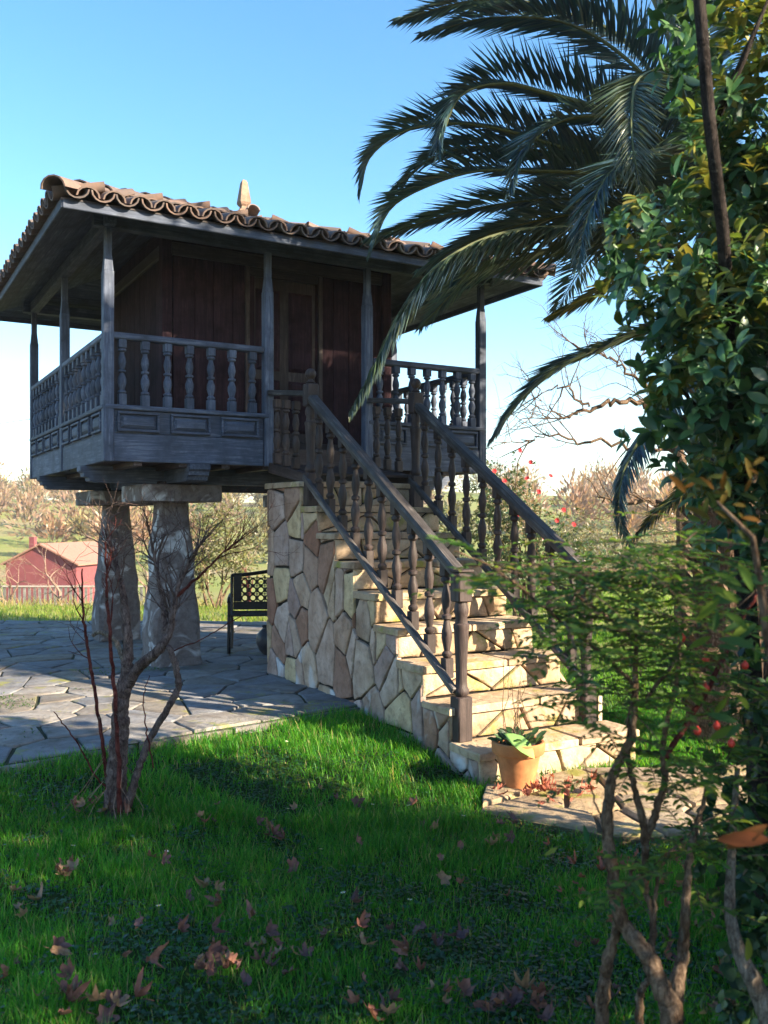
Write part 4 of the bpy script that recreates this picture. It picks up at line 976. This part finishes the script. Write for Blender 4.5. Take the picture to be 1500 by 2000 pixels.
parts = [blades(330000, -3.6,3.2, 2.2,5.2, .058, .0036, GC), blades(190000, -4.2,3.0, 5.0,8.2, .070, .0052, GC), blades(70000, .2,9, 6.0,14, .075, .011, [(.06,.15,.015),(.09,.18,.02),(.05,.12,.015)]),
         blades(45000, 1,14, 13,26, .08, .022, [(.09,.17,.02),(.12,.19,.03)]), blades(26000, -9,1, 13.3,24, .09, .022, [(.12,.18,.03),(.16,.19,.04),(.20,.19,.07)])]
V, F, t = merge(parts); g_ = link('grass', np_mesh('grass', V, F, grass_m, t)); tag(g_, 'soft green grass covering the lawn around the stair', 'grass', kind='stuff')
# clover and small weeds in the near lawn and the patio joints
n = 60000; x = rng.uniform(-2.8,2.2,n); y = rng.uniform(2.2,6.5,n); k = on_lawn(x,y) & (np.maximum(vnoise(x,y,1.9,.9)+(3.4-y)*.25-.15, -.25-(vnoise(x,y,2.3,.4)*.5+vnoise(x,y,6.1,1.2)*.5)*1.2)+rng.normal(0,.2,n) > 0); x,y = x[k],y[k]; m = len(x)
a = rng.uniform(0,6.28,m); d = np.stack([np.cos(a),np.sin(a),rng.uniform(-.1,.7,m)],1); L = rng.uniform(.014,.030,m)
cl = scatter(LEAF_S, LEAF_SF, frames(d, np.tile([0,0,1.0],(m,1))), np.stack([x,y,gz(x,y)+rng.uniform(.012,.045,m)],1), np.stack([L*1.6,L,L],1), tints(m,[(.022,.075,.030),(.030,.09,.032),(.018,.055,.026)]))
n = 26000; kx = rng.uniform(-5.5,.3,n); ky = rng.uniform(4.5,9,n); k = ptin(PATIO,kx,ky) & ~ptin(STAIR,kx,ky) & (vnoise(kx,ky,1.6,2.2)+rng.normal(0,.1,n)-(kx+2.2)*.30 > .50); kx,ky = kx[k],ky[k]; m = len(kx)
a = rng.uniform(0,6.28,m); d = np.stack([np.cos(a),np.sin(a),rng.uniform(.2,1.2,m)],1); L = rng.uniform(.015,.04,m)
c2 = scatter(LEAF_S, LEAF_SF, frames(d, np.tile([0,0,1.0],(m,1))), np.stack([kx,ky,np.full(m,PATIO_Z+.002)],1), np.stack([L*.8,L,L],1), tints(m,[(.05,.10,.025),(.07,.12,.03)]))
V, F, t = merge([cl,c2]); w_ = link('clover', np_mesh('clover', V, F, leaf_m, t)); tag(w_, 'low clover and weeds among the grass and paving joints', 'weeds', kind='stuff')

# ------------------------------------------------------------------ fallen leaves and daisies
def dead_leaf(seed, mat):
    rr = random.Random(seed); cv = rr.uniform(.4,1.5); b = MB(); n = 20; pts = []
    for i in range(n):
        a = 2*math.pi*i/n; r = (.027+(.008,.003,.0,.006)[seed % 4]*math.cos((5,3,1,5)[seed % 4]*(a-math.pi/2)))*rr.uniform(.75,1.18)
        x, y = r*math.cos(a)*(1,.62,.5,.85)[seed % 4], r*math.sin(a)*(1,1.2,1.35,1.1)[seed % 4]; pts.append((x, y, 36*(x*x*cv+(.4 if seed % 2 else .9)*y*y)+rr.uniform(-.006,.008)))
    b.add(pts+[(0,0,0)], [(i,(i+1)%n,n) for i in range(n)]); b.tube([(0,-.02,.004),(0,-.055,.012)], .0012, 3)
    return b.mesh('dead_leaf', mat, True, fix=False)
dl = [dead_leaf(i, dry_leaf[(i//4+i) % 4]) for i in range(16)]; rl = [dead_leaf(20+i, red_leaf) for i in range(4)]
cnt = 0
clus = [(random.uniform(-20,1450), random.uniform(1580,2010)) for _ in range(46)]
while cnt < 190:
    px, py = random.uniform(-20,1480), 1520+480*random.random()**.7
    if random.random() < .7: c_ = random.choice(clus); px, py = c_[0]+random.gauss(0,22), c_[1]+random.gauss(0,16)
    if py < 1500: continue
    if random.random() > (.35+.65*(py-1520)/480): continue
    Z = EYE*FPX/(py-HOR); w = P(px,py,Z)
    if not on_lawn(np.array(w.x),np.array(w.y)): continue
    vi = random.randrange(16); o = link('fallen_leaf', dl[vi], None, (w.x, w.y, float(gz(w.x,w.y))+random.uniform(.035,.065)), (random.uniform(-1.1,1.1),random.uniform(-1.1,1.1),random.uniform(0,6.28)))
    s = random.uniform(.6,1.35); o.scale = (s,s,s); tag(o, 'curled %s %s dry leaf lying in the shaded grass' % (('five-lobed','narrow three-pointed','slim oval','ragged lobed')[vi % 4], ('reddish brown','brown','purplish brown','pale tan')[(vi//4+vi) % 4]), 'leaf', 'dry leaves scattered over the lawn'); cnt += 1
for i in range(90):
    w = (random.gauss(1.02,.16), random.gauss(5.62,.10)) if i < 60 else (random.gauss(1.25,.28), random.gauss(4.2,.22))
    onp = bool(ptin(PATH, np.array(w[0]), np.array(w[1]))); z = .075 if onp else float(gz(*w))+.045
    o = link('fallen_leaf', random.choice(rl), None, (w[0],w[1],z+random.uniform(0,.02)), (random.uniform(-.9,.9),random.uniform(-.9,.9),random.uniform(0,6.28))); s = random.uniform(.5,1.0); o.scale = (s,s,s)
    tag(o, 'reddish dry leaf on the paving beside the flower pot' if onp else 'reddish dry leaf in the grass beside the garden path', 'leaf', 'red leaves heaped beside the pot' if onp else 'red leaves beside the path')
dm = MB()
for k in range(9):
    a = 2*math.pi*k/9; c_, s_ = math.cos(a), math.sin(a); dm.add([(0,0,0),(c_*.007-s_*.003,s_*.007+c_*.003,.001),(c_*.013,s_*.013,.003),(c_*.007+s_*.003,s_*.007-c_*.003,.001)], [(0,3,2,1)])
daisy_head = dm.mesh('petals', petal_white, fix=False); daisy_eye = MB().lathe([(.004,0),(.004,.002),(.001,.004)],6).mesh('flower_eye', plain('daisy_yellow',(.6,.4,.03),.7,20,.1,0))
dstem = MB().tube([(0,0,-.07),(.003,0,-.03),(0,0,0)], .001, 3).mesh('flower_stem', plain('daisy_stem',(.06,.12,.03),.7,20,.1,0))
for (px,py) in ((500,1553),(560,1495),(728,1580),(798,1580),(627,1658),(670,1748),(800,1752),(143,1680),(310,1776),(563,1593),(325,1678),(680,1925),(905,1600),(455,1545)):
    Z = (EYE-.08)*FPX/(py-HOR); w = P(px,py,Z); o = empty('daisy', (w.x,w.y,float(gz(w.x,w.y))+.085), random.uniform(0,6), 'small white daisy flower standing in the lawn', 'flower', 'daisies in the lawn'); o.rotation_euler = (random.uniform(-.5,.1), random.uniform(-.3,.3), 0)
    link('petals', daisy_head, o); link('flower_eye', daisy_eye, o); link('flower_stem', dstem, o)

# ------------------------------------------------------------------ flower pot
pw = P(1012,1548,5.72); pot = empty('flower_pot', (pw.x, pw.y, .066), 0, 'terracotta pot with a broad green leaf and thin stalks by the bottom step', 'pot')
MB().lathe([(.092,0),(.098,.004),(.138,.205),(.156,.206),(.163,.215),(.166,.275),(.158,.28),(.146,.278),(.140,.23),(.0,.228)], 32, caps=True).obj('pot_body', terracotta, pot, smooth=35)
MB().lathe([(.141,.245),(.10,.262),(.04,.268),(.002,.266)], 16).obj('soil', soil, pot, smooth=True)
lf = []
def pl_leaf(p, d, L, w, col): return scatter(LEAF, LEAF_F, frames(np.array([d],float), np.array([[0,-.5,1.0]])), np.array([p],float), np.array([[w/.5,L,L]]), np.array([col]))
V, F, t = pl_leaf((-.10,-.10,.345), (.72,-.42,-.42), .23, .115, (.22,.40,.12)); link('broad_leaf', np_mesh('broad_leaf', V, F, leaf_m, t), pot)
parts = []
for k in range(70):
    a = random.uniform(0,6.28); r = random.uniform(.02,.13); L = random.uniform(.04,.09); parts.append(pl_leaf((r*math.cos(a), r*math.sin(a), .265+random.uniform(0,.03)), (math.cos(a)*.7, math.sin(a)*.7, random.uniform(.1,1)), L, L*.5, random.choice([(.03,.07,.02),(.045,.09,.03),(.02,.05,.02)])))
V, F, t = merge(parts); link('foliage', np_mesh('foliage', V, F, leaf_m, t), pot)
for k in range(9):
    a = random.uniform(0,6.28); r = random.uniform(.02,.10); q = [Vector((r*math.cos(a), r*math.sin(a), .25))]; hgt = random.uniform(.25,.62)
    for j in range(5): q.append(q[-1]+Vector((random.gauss(0,.018), random.gauss(0,.018), hgt/5)))
    b = MB().tube(q, [.003,.0026,.0022,.002,.0015,.001], 4)
    for j in range(2,6): b.tube([q[j], q[j]+Vector((random.gauss(0,.03),random.gauss(0,.03),.03))], .001, 3)
    b.obj('stalk', bark_brown, pot)

# ------------------------------------------------------------------ bench and jar under the granary
bp = P(452,1262,10.5); bench = empty('garden_bench', (bp.x, bp.y, PATIO_Z), R(6), 'black cast-iron garden bench with pierced ring back behind the stair', 'bench'); BLn = 1.3
for x in (0, BLn):
    b = MB(); b.tube([(x,-.05,0),(x+.01,.0,.2),(x,.02,.40),(x,.06,.60),(x,.10,.83)], [.022,.02,.022,.02,.018], 6); b.obj('back_leg', iron, bench)
    b = MB(); b.tube([(x,-.48,0),(x,-.46,.2),(x,-.44,.40),(x,-.44,.58)], [.022,.02,.02,.018], 6); b.obj('front_leg', iron, bench)
    MB().tube([(x,.05,.60),(x,-.2,.62),(x,-.44,.60),(x,-.49,.56)], .02, 6).obj('armrest', iron, bench)
for i in range(6):
    MB().box(.0,BLn,-.46+i*.08,-.40+i*.08,.40,.422,.005).obj('seat_slat', iron, bench)
MB().tube([(0,.10,.82)]+[(BLn*k/12,.10,.82+.06*math.sin(math.pi*k/12)**2) for k in range(1,12)]+[(BLn,.10,.82)], .024, 6).obj('top_rail', iron, bench)
MB().box(.02,BLn-.02,.035,.055,.43,.52,.004).obj('back_slat', iron, bench); MB().box(.02,.11,.06,.085,.52,.83,.003).obj('back_stile', iron, bench); MB().box(BLn-.11,BLn-.02,.06,.085,.52,.83,.003).obj('back_stile', iron, bench)
lat = MB(); nr, ncl = 3, 12
for i in range(nr):
    for j in range(ncl):
        cx_, cz_ = .15+j*.0905, .56+i*.092
        lat.tube([(cx_+.036*math.cos(2*math.pi*k/10), .072, cz_+.036*math.sin(2*math.pi*k/10)) for k in range(11)], .009, 4, cap=False)
for j in range(ncl+1): lat.box(.105+j*.0905-.006,.105+j*.0905+.006,.066,.078,.51,.82)
for i in range(nr+1): lat.box(.1,BLn-.1,.067,.077,.514+i*.092-.005,.514+i*.092+.005)
lat.obj('pierced_back', iron, bench)
jp = P(527,1262,10.0); jar = empty('clay_jar', (jp.x, jp.y, PATIO_Z), 0, 'dark round jar standing on the patio behind the stair', 'jar')
MB().lathe([(.07,0),(.12,.05),(.15,.13),(.14,.22),(.09,.27),(.075,.29),(.09,.31)], 18, caps=False).obj('jar_body', plain('dark_clay',(.04,.04,.05),.4,12,.3,.1), jar, smooth=True); MB().lathe([(.088,.309),(.06,.30),(.058,.2),(.0,.19)],18,caps=False).obj('jar_mouth', iron, jar, smooth=True)

# ------------------------------------------------------------------ background
def on_ground(px, Z): x = (px-750)/FPX*Z; return Vector((x, Z, float(gz(x, Z))))
# camellia in flower behind the stair
cb = on_ground(1020, 15.5)
def cam_stem(o, bv):
    for k in range(6):
        b = MB(); grow(b, (random.uniform(-.2,.2),random.uniform(-.2,.2),0), (random.uniform(-.5,.5),random.uniform(-.3,.3),1), .9, .03, 2, split=(2,3)); b.obj('stem', bark_brown, o)
CAMC = [(.045,.085,.030),(.065,.10,.035),(.035,.065,.03),(.10,.11,.05)]
cbush = leafy('flowering_bush', tuple(cb), 'rounded camellia bush with red flowers behind the stair', 'bush', [((cb.x,cb.y,cb.z+1.4),(1.0,.9,1.0)),((cb.x-.4,cb.y,cb.z+2.2),(.7,.7,.7)),((cb.x+.8,cb.y,cb.z+1.0),(.7,.6,.8)),((cb.x-1.2,cb.y,cb.z+1.3),(.8,.7,1.0))], 1500, 7, .085, .9, CAMC, [(.16,.15,.06)], .4, cam_stem, shell=.35)
fl = MB()
for k in range(8):
    a = k*.785; fl.add([(0,0,0),(.03*math.cos(a-.4),.03*math.sin(a-.4),.012),(.05*math.cos(a),.05*math.sin(a),.025),(.03*math.cos(a+.4),.03*math.sin(a+.4),.012)],[(0,1,2,3)])
fl = fl.mesh('flower', petal_red, fix=False)
for (px,py) in ((1052,960),(1003,968),(1088,1016),(1100,996),(1036,903),(1010,1005),(965,920),(1062,1050),(1075,930),(985,940),(1120,1025),(940,985),(1030,935),(1015,880)):
    p = P(px,py,14.7)-cb; link('flower', fl, cbush, p, (R(75)+random.uniform(-.4,.4), random.uniform(-.5,.5), random.uniform(-.4,.4)))
def bare_tree(base, hgt, label, mat=twig_pale, lean=(0,0,1), depth=5, r=.08, name='bare_tree', group=None, spread=(18,48), splits=(2,3), up=.1):
    o = empty(name, base, 0, label, 'tree', group); b = MB(); grow(b, (0,0,-.1), lean, hgt*.26, r, depth, split=splits, ang=spread, ratio=.80, up=up, wob=.35, nseg=4); b.obj('crown', mat, o); return o
# bare tree reaching in from the right behind the palm
rb = on_ground(1330, 13.0); t_ = empty('leafless_tree', rb, 0, 'leafless tree with crooked dark branches behind the palm', 'tree'); b = MB()
b.tube([Vector((0,0,-.1)), P(1335,1050,13)-rb, P(1330,900,13)-rb, P(1300,800,13)-rb], [.12,.10,.085,.06], 8); b.obj('trunk', bark_brown, t_)
for q, rr in ((((1310,820,13),(1260,790,13),(1200,785,12.8),(1150,800,12.7),(1105,815,12.7),(1070,790,12.7)),.05),(((1320,880,13),(1240,870,13),(1150,860,13),(1080,850,13),(1030,860,13)),.035),(((1320,990,13),(1270,980,13),(1210,985,13),(1170,975,13)),.045),(((1300,800,13),(1240,740,13.2),(1190,700,13.2),(1120,680,13.2)),.035),(((1150,800,12.7),(1110,760,12.7),(1070,760,12.7),(1040,800,12.7)),.02)):
    pl = catmull([P(*k)-rb for k in q], 5*len(q)); pl = [p+Vector((random.gauss(0,.03),random.gauss(0,.03),random.gauss(0,.03))) for p in pl]; b = MB().tube(pl, [lerp(rr,rr*.2,i/(len(pl)-1)) for i in range(len(pl))], 6)
    for k in range(9): j = random.randint(4,len(pl)-1); grow(b, pl[j], (pl[j]-pl[j-3])+Vector((random.gauss(0,.12),random.gauss(0,.12),random.gauss(0,.12))), random.uniform(.3,.7), .010, 2, ang=(20,60), wob=.5)
    b.obj('branch', bark_brown, t_)
# right background shrubs
leafy('round_bush', tuple(on_ground(1290,24)), 'pale tan bush beyond the lawn behind the palm', 'bush', [(on_ground(1290,24)+Vector((0,0,.8)),(1.6,1,.9)),(on_ground(1215,25)+Vector((0,0,.6)),(1.0,.8,.8))], 1100, 6, .11, .7, [(.26,.19,.12),(.20,.16,.10),(.15,.14,.07)], shell=.3)
leafy('hedge_bush', tuple(on_ground(1160,20)), 'grey-green shrub beside the camellia bush', 'bush', [(on_ground(1165,20)+Vector((0,0,1.0)),(.8,.8,1.0)),(on_ground(1125,19)+Vector((0,0,1.1)),(.7,.7,.9))], 800, 6, .10, .8, [(.14,.13,.075),(.10,.11,.06),(.18,.15,.10)], shell=.3)
# left background: bush behind the pillars, bare trees, shed, fence
leafy('yellow_bush', tuple(on_ground(415,21)), 'yellow-green bush in sun beyond the pillars', 'bush', [(on_ground(415,21)+Vector((0,0,1.9)),(.9,.8,1.0)),(on_ground(460,21)+Vector((0,0,1.2)),(.9,.8,.8)),(on_ground(380,21)+Vector((0,0,1.0)),(.8,.8,.9))], 1100, 6, .09, .8, [(.17,.17,.05),(.13,.14,.045),(.22,.17,.09),(.09,.10,.04)], shell=.25, trunk=cam_stem)
for i,(px,Z,h,lb_) in enumerate(((20,30,3.0,'pale leafless tree with spreading twigs before the red shed'),(120,27,2.8,'pale leafless tree with twigs overhanging the red shed roof'),(290,26,2.8,'leafless tree standing between the two front pillars'),(485,24,2.4,'reddish leafless tree standing behind the bench'))):
    bare_tree(on_ground(px,Z), h, lb_, twig_pale if i < 3 else bark_red, depth=5, r=.07, splits=(2,3), spread=(25,55), up=.02)
red_wall = plain('red_render', (.20,.055,.062), .85, 3, .12, .1); tan_tile = plain('tan_roof', (.30,.15,.115), .9, 6, .2, .2); cream = plain('cream_render', (.30,.27,.24), .9, 4, .1, .1)
def gable_house(name, loc, rz, w, l, he, hr, wall, rf, label, chim=True):
    o = empty(name, loc, rz, label, 'building'); h2 = w/2
    MB().add([(-h2,0,0),(h2,0,0),(h2,0,he),(0,0,hr),(-h2,0,he),(-h2,l,0),(h2,l,0),(h2,l,he),(0,l,hr),(-h2,l,he)],[(0,1,2,3,4),(9,8,7,6,5),(0,4,9,5),(1,6,7,2),(2,7,8,3),(3,8,9,4),(0,5,6,1)]).obj('wall', wall, o)
    sl = math.atan2(hr-he, h2); L = math.hypot(hr-he, h2)+.25
    r_ = MB()
    for s in (-1,1):
        c_, s_ = math.cos(sl), math.sin(sl)
        r_.add([(0,-.2,hr+.03),(s*L*c_,-.2,hr+.03-L*s_),(s*L*c_,l+.2,hr+.03-L*s_),(0,l+.2,hr+.03),(0,-.2,hr+.12),(s*L*c_,-.2,hr+.12-L*s_),(s*L*c_,l+.2,hr+.12-L*s_),(0,l+.2,hr+.12)],[(0,1,2,3),(4,5,6,7),(0,1,5,4),(1,2,6,5),(2,3,7,6)])
    ro = r_.obj('roof', rf, o)
    if chim: MB().box(-h2*.55-.15,-h2*.55+.15,1.0,1.3,he,hr+.45).obj('chimney', wall, ro)
    return o
s1 = on_ground(80,50); shed = gable_house('red_shed', s1, R(-9), 4.1, 6, 2.35, 3.35, red_wall, tan_tile, 'low red shed with tan gable roof beyond the fence')
shed.location.z = P(86,1063,50).z-3.42
fz = 38.0; fence = empty('picket_fence', on_ground(60,fz), 0, 'weathered picket fence with pale top rail below the red shed', 'fence'); f0 = on_ground(60,fz)
pk = MB().add([(-.06,-.012,0),(.06,-.012,0),(.06,.012,0),(-.06,.012,0),(-.055,-.012,.98),(.055,-.012,.98),(.055,.012,.98),(-.055,.012,.98)],[(0,1,5,4),(1,2,6,5),(2,3,7,6),(3,0,4,7),(4,5,6,7)]).mesh('picket', wood('fence_wood',(.07,.07,.065),(.17,.16,.15),(.28,.27,.25),2))
ftop = P(60,1146,fz).z
for i in range(44):
    x = -3.4+.21*i; o = link('picket', pk, fence, (x, 0, ftop-1.0-f0.z+random.uniform(-.03,.03)), (0, random.uniform(-.03,.03), 0))
MB().box(-3.5,6,-.06,.03,ftop-f0.z-.02,ftop-f0.z+.05,.01).obj('top_rail', cream, fence); MB().box(-3.5,6,.015,.05,ftop-f0.z-.75,ftop-f0.z-.68,.01).obj('lower_rail', cream, fence)
# dry tall grass by the fence
n = 9000; x = rng.uniform(-22,-4,n); y = rng.uniform(24,37.5,n); a = rng.uniform(0,6.28,n); ln = np.abs(rng.normal(0,.35,n)); d = np.stack([np.cos(a)*ln,np.sin(a)*ln,np.ones(n)],1); L = rng.uniform(.15,.55,n)
V,F,t = scatter(BLADE, BLADE_F, frames(d, np.stack([np.cos(a),np.sin(a),np.zeros(n)],1)), np.stack([x,y,gz(x,y)-.02],1), np.stack([np.full(n,.035),L,L],1), tints(n,[(.24,.20,.08),(.20,.20,.06),(.28,.22,.11)])); tag(link('dry_grass', np_mesh('dry_grass',V,F,grass_m,t)), 'tall dry grass in front of the picket fence','grass',kind='stuff')
# far woodland on the hill: bare winter trees read as one mass
def wood_mass(name, n, xr, yr, label):
    x = rng.uniform(*xr,n); y = rng.uniform(*yr,n); k = vnoise(x,y,.05,.3)+.4*vnoise(x,y,.11,1) > -.12; x,y = x[k],y[k]; pts=[];ts=[];dv=[]
    for xi, yi in zip(x,y):
        h = random.uniform(2.5,8.5); m = 230; u = rnd_unit(m)*(rng.random((m,1))**.45); c = np.array([xi,yi,float(gz(xi,yi))+h*.55]); pts.append(c+u*np.array([h*.38,h*.38,h*.5]))
        col = random.choice([(.26,.155,.10),(.30,.19,.12),(.23,.15,.10),(.24,.20,.09),(.15,.13,.06)]); ts.append(tints(m,[col],.25)); dv.append(u+np.array([0,0,.7]))
    p = np.concatenate(pts); t = np.concatenate(ts); m = len(p); M = frames(np.concatenate(dv)+.4*rnd_unit(m), rnd_unit(m)); L = rng.uniform(.5,1.3,m)
    V,F,t = scatter(SLIM, SLIM_F, M, p, np.stack([L*.32,L,L*.3],1), t); tag(link(name, np_mesh(name,V,F,leaf_m,t)), label, 'woodland', kind='stuff')
wood_mass('far_woodland', 900, (-150,160), (95,290), 'brown leafless woodland covering the distant hillside')
# wires crossing behind the granary
wr = empty('overhead_wire', (-14,40,0), 0, 'thin overhead wire crossing behind the granary gallery', 'wire')
MB().tube([Vector((-14+16*k/20-14*0-3, 0, P(0,798,40).z-.9*math.sin(math.pi*k/20)-.4*k/20)) for k in range(21)], .012, 4).obj('cable', iron, wr)

# ------------------------------------------------------------------ morning haze
hz = MB().box(-420,420,-70,620,-12,27).obj('haze', None); hz.data.materials.clear()
hm_ = bpy.data.materials.new('haze'); hm_.use_nodes = True; hn_ = hm_.node_tree; hn_.nodes.remove(hn_.nodes['Principled BSDF'])
pv = hn_.nodes.new('ShaderNodeVolumePrincipled'); pv.inputs['Color'].default_value = (.92,.94,1,1); pv.inputs['Density'].default_value = .0006; pv.inputs['Anisotropy'].default_value = .35
hn_.links.new(pv.outputs[0], hn_.nodes['Material Output'].inputs['Volume']); hz.data.materials.append(hm_)
tag(hz, 'thin pale haze in the air over the valley', 'haze', kind='stuff')
